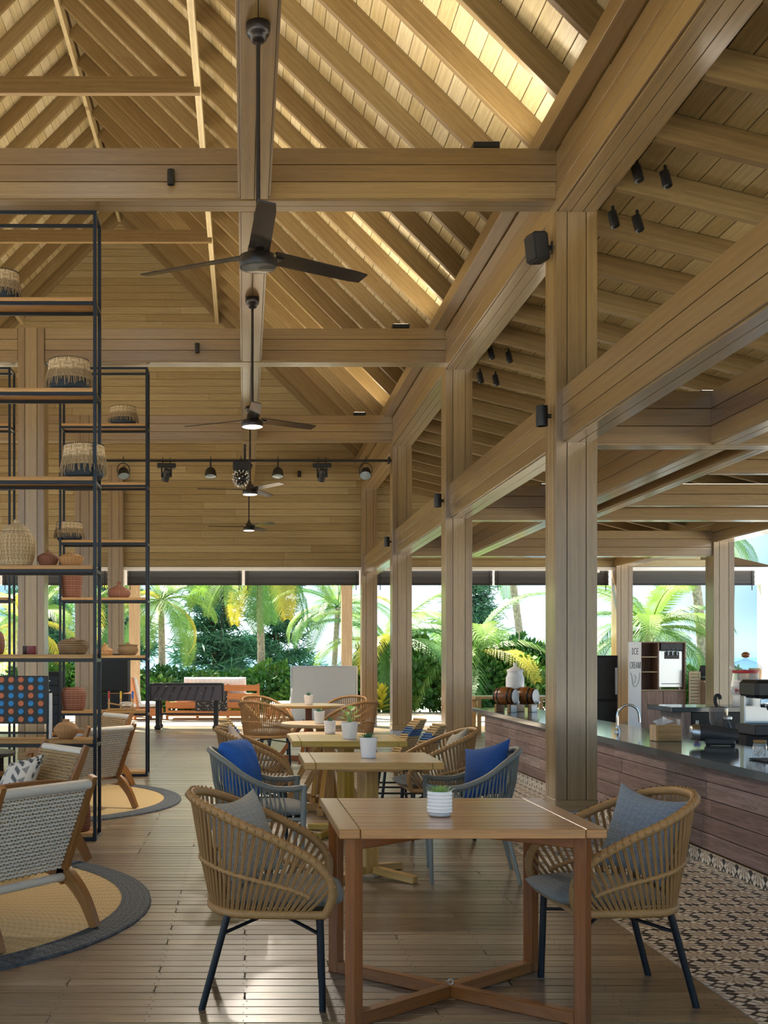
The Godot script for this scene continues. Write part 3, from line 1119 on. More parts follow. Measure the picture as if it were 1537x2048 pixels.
func build_back_bar():
	var mb
	# back counter with dark under-counter fridge
	var t = thing("back_counter", "dark back counter with a grey top and black fridge doors behind the bar", "counter", V(5.4, 0, 11.8))
	bx(t, "worktop", M.counter, Vector3(0, 0.875, 0), Vector3(2.3, 0.05, 0.7), Basis.IDENTITY, 0.004)
	bx(t, "side_panel", M.bar[4], Vector3(-1.0, 0.425, 0.05), Vector3(0.09, 0.85, 0.6))
	for k in 2:
		var dr = bx(t, "fridge_door", M.black, Vector3(-0.47 + 0.96 * k, 0.45, 0.3), Vector3(0.94, 0.8, 0.03), Basis.IDENTITY, 0.006)
		bx(dr, "handle", M.steel, Vector3(0.4 - 0.8 * k, 0.15, 0.03), Vector3(0.02, 0.3, 0.025), Basis.IDENTITY, 0.004)
	bx(t, "carcass", M.black_matt, Vector3(0.03, 0.425, -0.02), Vector3(1.95, 0.85, 0.6))
	# espresso machine
	t = thing("espresso_machine", "black and chrome espresso machine at the frame edge behind the bar", "coffee machine", V(4.62, 0, 10.1))
	bx(t, "stand", M.black_matt, Vector3(0.1, 0.36, -0.05), Vector3(0.8, 0.72, 0.5))
	bx(t, "drip_tray", M.dark_grey, Vector3(0.05, 0.77, 0.08), Vector3(0.62, 0.09, 0.4), Basis.IDENTITY, 0.01)
	bx(t, "upper_body", M.black, Vector3(0.1, 1.12, -0.02), Vector3(0.6, 0.16, 0.36), Basis.IDENTITY, 0.03)
	bx(t, "back_panel", M.steel, Vector3(0.1, 0.93, -0.14), Vector3(0.58, 0.26, 0.1), Basis.IDENTITY, 0.01)
	for x in [-0.08, 0.12, 0.32]:
		mb = MB.new()
		mb.lathe([Vector2(0.001, 0.96), Vector2(0.034, 0.96), Vector2(0.036, 1.0), Vector2(0.03, 1.05)], 14, Vector3(x, 0, 0.06))
		mb.rod(Vector3(x, 0.98, 0.08), Vector3(x - 0.03, 0.95, 0.2), 0.012)
		part(t, "group_head", mb, M.chrome)
	# fruit dispenser
	t = thing("candy_dispenser", "glass dispenser with red fruit and wooden knob beyond the espresso machine", "dispenser", V(5.12, 0.9, 11.75))
	mb = MB.new()
	mb.lathe([Vector2(0.001, 0.12), Vector2(0.13, 0.12), Vector2(0.14, 0.2), Vector2(0.12, 0.34)], 22)
	part(t, "glass_bowl", mb, M.glass)
	mb = MB.new()
	mb.lathe([Vector2(0.125, 0.335), Vector2(0.13, 0.35), Vector2(0.125, 0.365)], 22)
	part(t, "red_band", mb, M.red)
	mb = MB.new()
	mb.lathe([Vector2(0.13, 0.37), Vector2(0.16, 0.39), Vector2(0.1, 0.45), Vector2(0.03, 0.475), Vector2(0.012, 0.5)], 22)
	part(t, "glass_lid", mb, M.glass)
	mb = MB.new()
	mb.lathe([Vector2(0.001, 0.49), Vector2(0.035, 0.5), Vector2(0.042, 0.53), Vector2(0.02, 0.55), Vector2(0.001, 0.552)], 16)
	part(t, "wooden_knob", mb, M.teak_red[0])
	mb = MB.new()
	mb.lathe([Vector2(0.001, 0), Vector2(0.13, 0), Vector2(0.12, 0.1), Vector2(0.1, 0.12)], 20)
	part(t, "base", mb, M.white)
	mb = MB.new()
	for i in 16:
		var a = rng.randf() * TAU
		var r = sqrt(rng.randf()) * 0.09
		mb.lathe([Vector2(0.001, -0.02), Vector2(0.018, -0.01), Vector2(0.02, 0.006), Vector2(0.001, 0.02)], 8, Vector3(cos(a) * r, 0.145 + 0.05 * rng.randf(), sin(a) * r))
	part(t, "fruit", mb, M.red)
	# ice cream corner
	t = thing("ice_cream_sign", "tall white signboard lettered ICE CREAM beside the cabinet", "sign", V(7.02, 0, 20.7))
	bx(t, "board", M.white, Vector3(0, 0.835, 0), Vector3(0.225, 1.67, 0.04), Basis.IDENTITY, 0.004)
	var font = SystemFont.new()
	font.font_names = PackedStringArray(["Droid Sans"])
	var ys = [1.5, 1.25]
	for k in 2:
		var tm = TextMesh.new()
		tm.text = ["ICE", "CREAM"][k]
		tm.font = font
		tm.font_size = 64
		tm.pixel_size = 0.0016
		tm.depth = 0.003
		var ob = put(t, "lettering", tm, M.dark_grey, Transform3D(Basis.from_scale(Vector3([0.85, 0.62][k], 1.55, 1)), Vector3(0.005, ys[k], 0.0215)))
		ob.name = "lettering" if k == 0 else "lettering_001"
	mb = MB.new()
	mb.tube(smooth_path([Vector3(-0.08, 1.12, 0.022), Vector3(-0.055, 1.05, 0.022), Vector3(-0.04, 0.93, 0.022), Vector3(-0.012, 0.86, 0.022)], 12), 0.0035, 5)
	mb.tube(smooth_path([Vector3(0.085, 1.12, 0.022), Vector3(0.08, 1.02, 0.022), Vector3(0.05, 0.92, 0.022), Vector3(0.005, 0.86, 0.022)], 12), 0.0035, 5)
	mb.tube(smooth_path([Vector3(-0.01, 1.08, 0.022), Vector3(0.015, 1.03, 0.022), Vector3(0.0, 0.96, 0.022), Vector3(-0.015, 0.93, 0.022)], 12), 0.0035, 5)
	part(t, "cone_drawing", mb, M.dark_grey)
	t = thing("ice_cream_cabinet", "wooden cabinet with open shelves and two pinkish doors", "cabinet", V(7.55, 0, 20.95))
	for x in [-0.4, -0.085, 0.4]:
		bx(t, "upright", M.cabinet[1], Vector3(x, 1.12 if x != 0.4 else 1.12, 0), Vector3(0.022, 1.1, 0.42))
	bx(t, "top_panel", M.cabinet[0], Vector3(0, 1.665, 0), Vector3(0.822, 0.02, 0.42))
	bx(t, "back_panel", M.cabinet[0], Vector3(-0.24, 1.12, -0.19), Vector3(0.3, 1.08, 0.012))
	for y in [1.4, 1.13]:
		bx(t, "shelf", M.pale_wood[0], Vector3(-0.243, y, 0), Vector3(0.295, 0.02, 0.38))
	bx(t, "middle_panel", M.pale_wood[1], Vector3(0, 0.8, 0), Vector3(0.82, 0.022, 0.44))
	bx(t, "base_box", M.cabinet[1], Vector3(0, 0.42, -0.015), Vector3(0.8, 0.74, 0.38))
	bx(t, "plinth", M.pale_wood[0], Vector3(0, 0.03, 0), Vector3(0.82, 0.06, 0.4))
	for k in 2:
		var dr = bx(t, "door", M.cabinet[k], Vector3(-0.2 + 0.4 * k, 0.425, 0.2), Vector3(0.394, 0.72, 0.02), Basis.IDENTITY, 0.003)
		bx(dr, "handle", M.bark, Vector3(0.165 - 0.33 * k, 0.06, 0.022), Vector3(0.018, 0.1, 0.02), Basis.IDENTITY, 0.004)
	t = thing("ice_cream_machine", "stainless steel soft ice cream machine standing in the cabinet", "ice cream machine", V(7.71, 0.811, 21.0))
	bx(t, "body", M.steel, Vector3(0, 0.37, 0), Vector3(0.43, 0.66, 0.38), Basis.IDENTITY, 0.008)
	bx(t, "control_head", M.dark_grey, Vector3(0.02, 0.775, 0.02), Vector3(0.42, 0.14, 0.4), Basis.IDENTITY, 0.008)
	bx(t, "display", M.black, Vector3(0.02, 0.79, 0.222), Vector3(0.1, 0.045, 0.006))
	bx(t, "drip_panel", M.black, Vector3(0.02, 0.62, 0.2), Vector3(0.26, 0.13, 0.02), Basis.IDENTITY, 0.008)
	for x in [-0.06, 0.02, 0.1]:
		mb = MB.new()
		mb.rod(Vector3(x, 0.7, 0.22), Vector3(x, 0.62, 0.235), 0.014)
		mb.rod(Vector3(x, 0.7, 0.225), Vector3(x, 0.735, 0.26), 0.008)
		part(t, "dispensing_lever", mb, M.chrome)
	bx(t, "tray_lip", M.dark_grey, Vector3(0, 0.105, 0.192), Vector3(0.34, 0.012, 0.02))
	for x in [-0.18, 0.18]:
		mb = MB.new()
		mb.lathe([Vector2(0.016, 0), Vector2(0.016, 0.04)], 10, Vector3(x, 0, 0.15))
		part(t, "foot", mb, M.steel)
	t = thing("slatted_screen", "pale slatted wooden screen between ice cream cabinet and drawers", "screen", V(8.06, 0, 20.6))
	for s in [-0.09, 0.09]:
		bx(t, "stile", M.pale_wood[0], Vector3(s, 0.57, 0), Vector3(0.025, 1.14, 0.03))
	for k in 19:
		bx(t, "slat", M.pale_wood[k % 2], Vector3(0, 0.08 + 0.058 * k, 0), Vector3(0.16, 0.048, 0.018))
	t = thing("drawer_cabinet", "pinkish wooden drawer cabinet behind the shorter column", "cabinet", V(8.75, 0, 20.7))
	bx(t, "carcass", M.cabinet[1], Vector3(0, 0.48, 0), Vector3(1.12, 0.94, 0.45))
	bx(t, "top_panel", M.pale_wood[1], Vector3(0, 0.965, 0), Vector3(1.16, 0.03, 0.5))
	for c in 3:
		for r in 3:
			if c == 2 and r == 2:
				bx(t, "open_compartment", M.black_matt, Vector3(0.37, 0.8, 0.222), Vector3(0.34, 0.22, 0.012))
				continue
			var dr = bx(t, "drawer", M.cabinet[(c + r) % 2], Vector3(-0.37 + 0.37 * c, 0.22 + 0.28 * r, 0.235), Vector3(0.35, 0.26, 0.02))
			bx(dr, "pull", M.black_matt, Vector3(0, 0.1, 0.014), Vector3(0.1, 0.014, 0.012))
	t = thing("laptop", "open dark laptop with raised lid on the drawer cabinet", "laptop", V(8.4, 0.98, 20.7), 0.2)
	bx(t, "base", M.dark_grey, Vector3(0, 0.03, 0), Vector3(0.34, 0.06, 0.26))
	bx(t, "lid", M.black_matt, Vector3(0, 0.17, -0.08), Vector3(0.38, 0.22, 0.015), Basis(Vector3.RIGHT, 0.45))
	for k in 2:
		t = thing("steamer_basket", ["round bamboo steamer on the drawer cabinet", "larger bamboo bin on the drawer cabinet"][k], "basket", V(8.98 + 0.21 * k, 0.981, 20.7), 0.0, "bamboo containers")
		mb = MB.new()
		mb.lathe([Vector2(0.001, 0), Vector2(0.095, 0.0), Vector2(0.1 + 0.01 * k, 0.1), Vector2(0.1 + 0.01 * k, 0.16 + 0.06 * k), Vector2(0.09, 0.16 + 0.06 * k), Vector2(0.088, 0.03)], 20)
		part(t, "wall", mb, M.shelf[k])
		if k == 0:
			mb = MB.new()
			mb.lathe([Vector2(0.102, 0.16), Vector2(0.1, 0.18), Vector2(0.05, 0.195), Vector2(0.001, 0.2)], 20)
			part(t, "lid", mb, M.shelf[2])
	t = thing("display_fridge", "tall black drinks fridge beside the ice cream signboard", "fridge", V(6.75, 0, 21.8))
	bx(t, "body", M.black_matt, Vector3(0, 0.72, 0), Vector3(0.5, 1.42, 0.5), Basis.IDENTITY, 0.01)
	bx(t, "upper_door", M.black, Vector3(0, 1.0, 0.262), Vector3(0.46, 0.78, 0.02))
	bx(t, "lower_door", M.black, Vector3(0, 0.3, 0.262), Vector3(0.46, 0.54, 0.02))
	bx(t, "handle", M.steel, Vector3(0.2, 0.95, 0.285), Vector3(0.03, 0.5, 0.02))
	# wooden side table beyond the end of the bar
	t = thing("serving_table", "narrow wooden serving table beyond the far end of the bar", "table", V(4.85, 0, 21.0))
	bx(t, "top", M.oak[0], Vector3(0, 0.665, 0), Vector3(1.4, 0.05, 0.6))
	for x in [-0.62, 0.62]:
		for z in [-0.24, 0.24]:
			bx(t, "leg", M.oak[1], Vector3(x, 0.32, z), Vector3(0.07, 0.64, 0.07))
	bx(t, "stretcher", M.oak[2], Vector3(0, 0.35, 0.24), Vector3(1.2, 0.05, 0.03))
# ---------------------------------------------------------------- shelving
const LEVELS := [0.05, 0.77, 1.42, 2.10, 2.775, 3.45, 4.14]

func shelving_unit(label, x0: float, x1: float, d: float):
	var w = x1 - x0
	var o = thing("shelving_unit", label, "shelf unit", V((x0 + x1) / 2, 0, d + 0.15), 0.0, "black steel shelving units")
	var dep = 0.3
	var b = 0.026
	for sx in [-1.0, 1.0]:
		for sz in [-1.0, 1.0]:
			bx(o, "upright", M.black_steel, Vector3(sx * (w / 2 - b / 2), 2.4, sz * (dep / 2 - b / 2)), Vector3(b, 4.8, b), Basis.IDENTITY, 0.002)
	for k in LEVELS.size() + 1:
		var y: float = 4.787 if k == LEVELS.size() else LEVELS[k] - 0.045
		y = maxf(y, 0.014)
		for sz in [-1.0, 1.0]:
			bx(o, "long_rail", M.black_steel, Vector3(0, y, sz * (dep / 2 - b / 2)), Vector3(w - 2 * b, b, b), Basis.IDENTITY, 0.002)
		for sx in [-1.0, 1.0]:
			bx(o, "end_rail", M.black_steel, Vector3(sx * (w / 2 - b / 2), y, 0), Vector3(b, b, dep - 2 * b), Basis.IDENTITY, 0.002)
		if k < LEVELS.size():
			bx(o, "shelf_board", M.shelf[k % 3], Vector3(0, y + b / 2 + 0.016, 0), Vector3(w - 2 * b - 0.002, 0.032, dep - 0.004))
	return o

func shelf_y(level: int) -> float:
	return maxf(LEVELS[level] - 0.045, 0.014) + 0.013 + 0.032

func fringed_basket(label, x, level, d, r, h):
	var o = thing("fringed_basket", label, "basket", V(x, shelf_y(level), d), rng.randf() * 6.0, "fringed baskets on the shelving")
	var mb = MB.new()
	mb.lathe([Vector2(0.001, 0), Vector2(r * 0.8, 0), Vector2(r * 0.92, h * 0.1), Vector2(r * 0.98, h * 0.38)], 28)
	part(o, "dark_base", mb, M.basket_dark)
	mb = MB.new()
	mb.lathe([Vector2(r * 0.98, h * 0.38), Vector2(r, h * 0.6), Vector2(r * 0.95, h * 0.97), Vector2(r * 0.9, h), Vector2(r * 0.86, h * 0.97), Vector2(r * 0.9, h * 0.5)], 28)
	part(o, "woven_wall", mb, M.basket_pale)
	mb = MB.new()
	var n = 150
	for i in n:
		var a = TAU * (i + rng.randf() * 0.6) / n
		var out = Vector3(cos(a), 0, sin(a))
		var tn = Vector3(-sin(a), 0, cos(a)) * rng.randf_range(-0.025, 0.025)
		var y0 = h * rng.randf_range(0.58, 0.68)
		var L = h * rng.randf_range(0.35, 0.52)
		var p = out * (r * 1.0) + Vector3(0, y0, 0)
		mb.tube([p, p + out * 0.012 + tn * 0.4 + Vector3(0, -L * 0.4, 0), p + out * rng.randf_range(0.012, 0.03) + tn + Vector3(0, -L, 0)], 0.0022, 4, false, false)
	part(o, "fringe", mb, M.fringe)
	mb = MB.new()
	for i in 56:
		var a = TAU * i / 56.0
		var c = Vector3(cos(a) * r * 0.92, h * 0.985, sin(a) * r * 0.92)
		mb.tube([c + Vector3(0, -0.008, 0), c + Vector3(0, 0.006, 0)], 0.0045, 5)
	part(o, "stitched_rim", mb, M.black_matt)
	return o

func lathed_basket(label, x, level, d, prof: Array, mat, lid: Array = [], lid_mat = null, group = "woven pots on the shelving", called = "lidded_basket"):
	var o = thing(called, label, "basket", V(x, shelf_y(level), d), rng.randf() * 6.0, group)
	var mb = MB.new()
	mb.lathe(smooth2(prof), 28, Vector3.ZERO, Basis.IDENTITY, 0.4)
	part(o, "woven_body", mb, mat)
	if lid.size() > 0:
		mb = MB.new()
		mb.lathe(smooth2(lid), 26, Vector3.ZERO, Basis.IDENTITY, 0.2)
		part(o, "lid", mb, lid_mat if lid_mat else mat)
	return o

func smooth2(prof: Array) -> Array:
	var pts = []
	for p in prof:
		pts.append(Vector3(p.x, p.y, 0))
	var out = []
	for q in smooth_path(pts, prof.size() * 4):
		out.append(Vector2(maxf(q.x, 0.0005), q.y))
	return out

func build_shelving():
	shelving_unit("tall black steel shelving unit closest to the viewer, holding the disc game", -2.18, -1.13, 8.75)
	shelving_unit("tall black steel shelving unit farther down the hall, holding the croquet set", -2.18, -1.14, 13.48)
	shelving_unit("tall black steel shelving unit behind the column, cut off by the frame edge", -3.8, -2.75, 13.48)
	# nearer unit
	var d = 8.9
	fringed_basket("fringed basket on the topmost shelf of the nearer unit, at the frame edge", -1.88, 6, d, 0.135, 0.23)
	fringed_basket("large fringed basket with dark base, second shelf down of the nearer unit", -1.36, 5, d, 0.165, 0.24)
	fringed_basket("large fringed basket just under the largest one, third shelf down of the nearer unit", -1.245, 4, d, 0.165, 0.26)
	var o = lathed_basket("tall round-bellied wicker urn with knobbed lid", -1.77, 3, d, [Vector2(0.001, 0), Vector2(0.11, 0), Vector2(0.13, 0.06), Vector2(0.147, 0.16), Vector2(0.13, 0.24), Vector2(0.09, 0.275)], M.basket_pale, [Vector2(0.105, 0.27), Vector2(0.1, 0.285), Vector2(0.06, 0.32), Vector2(0.025, 0.335), Vector2(0.02, 0.36), Vector2(0.001, 0.365)], M.basket_pale)
	var mb = MB.new()
	for i in 30:
		var a = TAU * i / 30.0
		var pts = []
		for p in [Vector2(0.112, 0.004), Vector2(0.132, 0.06), Vector2(0.149, 0.16), Vector2(0.132, 0.24)]:
			pts.append(Vector3(cos(a) * p.x, p.y, sin(a) * p.x))
		mb.tube(smooth_path(pts, 10), 0.0035, 5)
	part(o, "ribs", mb, M.cord_tan)
	lathed_basket("small brown lidded bowl half hidden beside the wicker urn", -1.53, 3, d + 0.03, [Vector2(0.001, 0), Vector2(0.05, 0), Vector2(0.078, 0.04), Vector2(0.08, 0.065)], M.basket_brown, [Vector2(0.084, 0.062), Vector2(0.08, 0.08), Vector2(0.04, 0.105), Vector2(0.016, 0.11), Vector2(0.014, 0.13), Vector2(0.001, 0.132)])
	lathed_basket("small tan lidded bowl on the shelf with the wicker urn", -1.345, 3, d, [Vector2(0.001, 0), Vector2(0.06, 0), Vector2(0.09, 0.035), Vector2(0.096, 0.06)], M.basket_tan, [Vector2(0.1, 0.058), Vector2(0.092, 0.075), Vector2(0.05, 0.095), Vector2(0.014, 0.1), Vector2(0.012, 0.118), Vector2(0.001, 0.12)])
	lathed_basket("brown woven pot at the frame edge on the shelf with the checked basket", -1.96, 2, d, [Vector2(0.001, 0), Vector2(0.08, 0), Vector2(0.1, 0.08), Vector2(0.085, 0.16), Vector2(0.06, 0.18)], M.basket_brown)
	for k in 2:
		var c = thing("drinking_cup", ["dark red cup in front on the shelf", "dark cup half hidden behind the red one"][k], "cup", V(-1.65 - 0.05 * k, shelf_y(2), d + 0.07 * k), 0.0, "cups on the shelving")
		mb = MB.new()
		mb.lathe([Vector2(0.001, 0), Vector2(0.036, 0), Vector2(0.037, 0.066), Vector2(0.034, 0.066), Vector2(0.033, 0.006)], 18)
		part(c, "cup_body", mb, simple(["7c3b42", "3a2a2a"][k], 0.45))
	lathed_basket("wide flattened basket with a dark check weave", -1.33, 2, d, [Vector2(0.001, 0), Vector2(0.085, 0), Vector2(0.118, 0.05), Vector2(0.112, 0.095), Vector2(0.06, 0.118), Vector2(0.03, 0.12), Vector2(0.028, 0.13), Vector2(0.001, 0.132)], M.basket_check)
	lathed_basket("gourd-shaped tan basket with lid next to the disc game", -1.38, 1, d - 0.02, [Vector2(0.001, 0), Vector2(0.05, 0), Vector2(0.085, 0.04), Vector2(0.098, 0.075), Vector2(0.07, 0.11)], M.basket_tan, [Vector2(0.08, 0.103), Vector2(0.055, 0.122), Vector2(0.028, 0.13), Vector2(0.026, 0.15), Vector2(0.001, 0.152)])
	lathed_basket("tall reddish-brown woven urn on the bottom shelf behind the armchair", -1.31, 0, d, [Vector2(0.001, 0), Vector2(0.1, 0), Vector2(0.115, 0.1), Vector2(0.1, 0.25), Vector2(0.05, 0.33), Vector2(0.028, 0.335), Vector2(0.026, 0.36), Vector2(0.001, 0.362)], M.basket_brown)
	disc_game()
	# farther unit
	d = 13.62
	fringed_basket("brown fringed basket on the topmost shelf of the farther unit", -1.44, 6, d, 0.16, 0.215)
	fringed_basket("fringed basket with dark base on the fourth shelf of the farther unit", -2.08, 4, d, 0.16, 0.215)
	lathed_basket("tall tapering reddish basket on the fifth shelf of the farther unit", -2.055, 3, d, [Vector2(0.001, 0), Vector2(0.105, 0), Vector2(0.125, 0.14), Vector2(0.14, 0.27), Vector2(0.13, 0.275), Vector2(0.1, 0.05)], M.basket_brown)
	lathed_basket("squat pot with tall knobbed lid on the fifth shelf of the farther unit", -1.49, 3, d, [Vector2(0.001, 0), Vector2(0.1, 0), Vector2(0.135, 0.045), Vector2(0.13, 0.08)], M.basket_brown, [Vector2(0.135, 0.075), Vector2(0.1, 0.115), Vector2(0.03, 0.145), Vector2(0.02, 0.165), Vector2(0.03, 0.185), Vector2(0.001, 0.2)])
	lathed_basket("small plaited basket with pointed lid on the sixth shelf of the farther unit", -1.66, 2, d, [Vector2(0.001, 0), Vector2(0.08, 0), Vector2(0.1, 0.04), Vector2(0.095, 0.06)], M.basket_tan, [Vector2(0.105, 0.055), Vector2(0.07, 0.085), Vector2(0.025, 0.105), Vector2(0.028, 0.13), Vector2(0.001, 0.15)])
	lathed_basket("dark brown bowl with flat lid on the sixth shelf of the farther unit", -1.385, 2, d, [Vector2(0.001, 0), Vector2(0.08, 0), Vector2(0.122, 0.055), Vector2(0.11, 0.1), Vector2(0.12, 0.125)], M.basket_check, [Vector2(0.118, 0.122), Vector2(0.05, 0.132), Vector2(0.026, 0.135), Vector2(0.024, 0.15), Vector2(0.001, 0.152)])
	lathed_basket("large open dark red basket on the seventh shelf of the farther unit", -2.03, 1, d, [Vector2(0.001, 0), Vector2(0.115, 0), Vector2(0.145, 0.12), Vector2(0.15, 0.2), Vector2(0.12, 0.265), Vector2(0.105, 0.262), Vector2(0.12, 0.2), Vector2(0.11, 0.03)], M.basket_brown)
	# croquet set
	var c = thing("croquet_set", "wooden croquet rack with red, yellow and blue topped mallets", "game set", V(-1.46, shelf_y(1), d))
	bx(c, "rack_board", M.shelf[1], Vector3(0, 0.012, 0.03), Vector3(0.34, 0.02, 0.05))
	bx(c, "rack_board", M.shelf[0], Vector3(-0.02, 0.06, -0.02), Vector3(0.3, 0.015, 0.03), Basis(Vector3.FORWARD, 0.16))
	var tops = [M.red, simple("d9b440", 0.5), simple("2f62b5", 0.5)]
	for k in 3:
		var x = -0.15 + 0.14 * k
		mb = MB.new()
		mb.rod(Vector3(x, 0.02, 0), Vector3(x, 0.18, 0), 0.011)
		var mallet = part(c, "mallet_shaft", mb, M.shelf[2])
		mb = MB.new()
		mb.rod(Vector3(x, 0.14, 0), Vector3(x, 0.225, 0), 0.0125)
		part(mallet, "painted_grip", mb, tops[k])
	mb = MB.new()
	for k in 3:
		var pts = []
		for i in 16:
			var a = TAU * i / 16.0
			pts.append(Vector3(0.06 + cos(a) * (0.06 + 0.01 * k), 0.04 + 0.018 * k + 0.02 * sin(a), sin(a) * 0.03))
		mb.tube(pts, 0.007, 6, true)
	part(c, "coiled_rope", mb, M.cord_pale)

func disc_game():
	var o = thing("disc_game", "black upright game board filled with blue and orange discs", "board game", V(-1.80, shelf_y(1), 8.87))
	var W = 0.57
	bx(o, "board", M.black, Vector3(0, 0.30, 0), Vector3(W, 0.37, 0.03), Basis.IDENTITY, 0.003)
	for s in [-1.0, 1.0]:
		bx(o, "side_stand", M.white, Vector3(s * (W / 2 + 0.012), 0.175, -0.02), Vector3(0.02, 0.35, 0.05))
		bx(o, "foot", M.black, Vector3(s * (W / 2 - 0.01), 0.08, 0), Vector3(0.014, 0.16, 0.03))
	bx(o, "release_bar", M.black, Vector3(0, 0.045, 0.0), Vector3(W, 0.016, 0.03))
	# rows from the top; columns from the frame edge to the shelf post
	var pat = ["BOOOOBB", "OBBBOOB", "BOOBBOB", "BOBBOBO", "OBBOBOB", "BOOBOBO"]
	var mb = MB.new()
	mb.lathe([Vector2(0.0005, 0.006), Vector2(0.012, 0.006), Vector2(0.014, 0.008), Vector2(0.02, 0.008), Vector2(0.0225, 0.004), Vector2(0.0225, 0)], 20, Vector3.ZERO, Basis(Vector3.RIGHT, PI / 2))
	var ms = mb.mesh()
	for r in 6:
		for c in 7:
			put(o, "disc", ms, M.disc_blue if pat[r][c] == "B" else M.disc_orange, Transform3D(Basis.IDENTITY, Vector3(-0.228 + 0.076 * c, 0.455 - 0.061 * r, 0.0145)))
# ---------------------------------------------------------------- dining furniture
func chair_rim(front: Array, n: int) -> Array:
	# front: points from the front end of the arm to the middle of the back (z >= 0), mirrored for the other arm
	var pts = []
	for p in front:
		pts.append(p)
	for i in range(front.size() - 2, -1, -1):
		pts.append(Vector3(front[i].x, front[i].y, -front[i].z))
	return smooth_path(pts, n)

func rattan_chair(called, strand_mat, wrap_mat, pad_mat, leg_mat):
	var o = Node3D.new()
	o.name = called
	o.set_meta("category", "chair")
	var N = 63
	var rim = chair_rim([Vector3(0.245, 0.385, 0.258), Vector3(0.272, 0.46, 0.28), Vector3(0.26, 0.535, 0.295), Vector3(0.19, 0.608, 0.303), Vector3(0.06, 0.68, 0.308), Vector3(-0.1, 0.75, 0.295), Vector3(-0.23, 0.805, 0.22), Vector3(-0.295, 0.828, 0.11), Vector3(-0.31, 0.832, 0.0)], N)
	var base = chair_rim([Vector3(0.245, 0.385, 0.258), Vector3(0.15, 0.385, 0.262), Vector3(0.0, 0.385, 0.262), Vector3(-0.13, 0.385, 0.235), Vector3(-0.205, 0.385, 0.13), Vector3(-0.225, 0.385, 0.0)], N)
	var mb = MB.new()
	mb.tube(rim, 0.0185, 8)
	part(o, "rim", mb, wrap_mat)
	mb = MB.new()
	mb.tube(base, 0.0175, 7)
	mb.rod(base[0], base[N - 1], 0.016)
	part(o, "seat_ring", mb, wrap_mat)
	var mid = []
	for i in N:
		var p: Vector3 = base[i].lerp(rim[i], 0.43)
		mid.append(p + (p - Vector3(0, p.y, 0)) * 0.02)
	mb = MB.new()
	var band = []
	for i in range(6, N - 6):
		band.append(mid[i] + Vector3(0, 0.004 * (i % 2), 0))
	mb.tube(band, 0.009, 6)
	for i in range(6, N - 6):
		var tn: Vector3 = (mid[i + 1] - mid[i - 1]).normalized()
		mb.tube([mid[i] - tn * 0.009, mid[i], mid[i] + tn * 0.009], [0.006, 0.0125, 0.006], 6)
	part(o, "middle_band", mb, wrap_mat)
	mb = MB.new()
	for i in range(4, N - 4):
		var tn: Vector3 = (rim[i + 1] - rim[i - 1]).normalized()
		var tb: Vector3 = (base[i + 1] - base[i - 1]).normalized()
		for e in [-0.0042, 0.0042]:
			mb.tube([base[i] + tb * e, mid[i] + tn * e * 0.6, rim[i] + tn * e], 0.0043, 5, false, false)
		var out: Vector3 = (rim[i] - Vector3(0, rim[i].y, 0)).normalized()
		mb.tube([rim[i] + Vector3(0, -0.02, 0), rim[i] + out * 0.019, rim[i] + Vector3(0, 0.021, 0)], 0.006, 4, false, false)
	part(o, "cord_strands", mb, strand_mat)
	mb = MB.new()
	for z in [-0.2, -0.12, -0.04, 0.04, 0.12, 0.2]:
		mb.rod(Vector3(0.24, 0.385, z), Vector3(-0.18, 0.385, z * 0.8), 0.006, 5)
	part(o, "seat_webbing", mb, strand_mat)
	mb = MB.new()
	mb.cushion(0.45, 0.45, 0.085, 4.0, -0.06, 16, Transform3D(Basis.IDENTITY, Vector3(0.085, 0.432, 0)))
	part(o, "seat_cushion", mb, pad_mat)
	var tops = []
	for sx in [1.0, -1.0]:
		for sz in [1.0, -1.0]:
			var top = Vector3(0.225 if sx > 0 else -0.14, 0.385, sz * 0.225)
			var foot = Vector3(0.235 if sx > 0 else -0.245, 0.0, sz * 0.235)
			mb = MB.new()
			mb.tube([foot, top], 0.0145, 10)
			part(o, "leg", mb, leg_mat)
			tops.append(foot.lerp(top, 0.78))
	for pr in [[0, 3], [1, 2]]:
		mb = MB.new()
		mb.tube([tops[pr[0]], Vector3(0.04, 0.345, 0.0), tops[pr[1]]], 0.0075, 8)
		part(o, "cross_brace", mb, leg_mat)
	return o

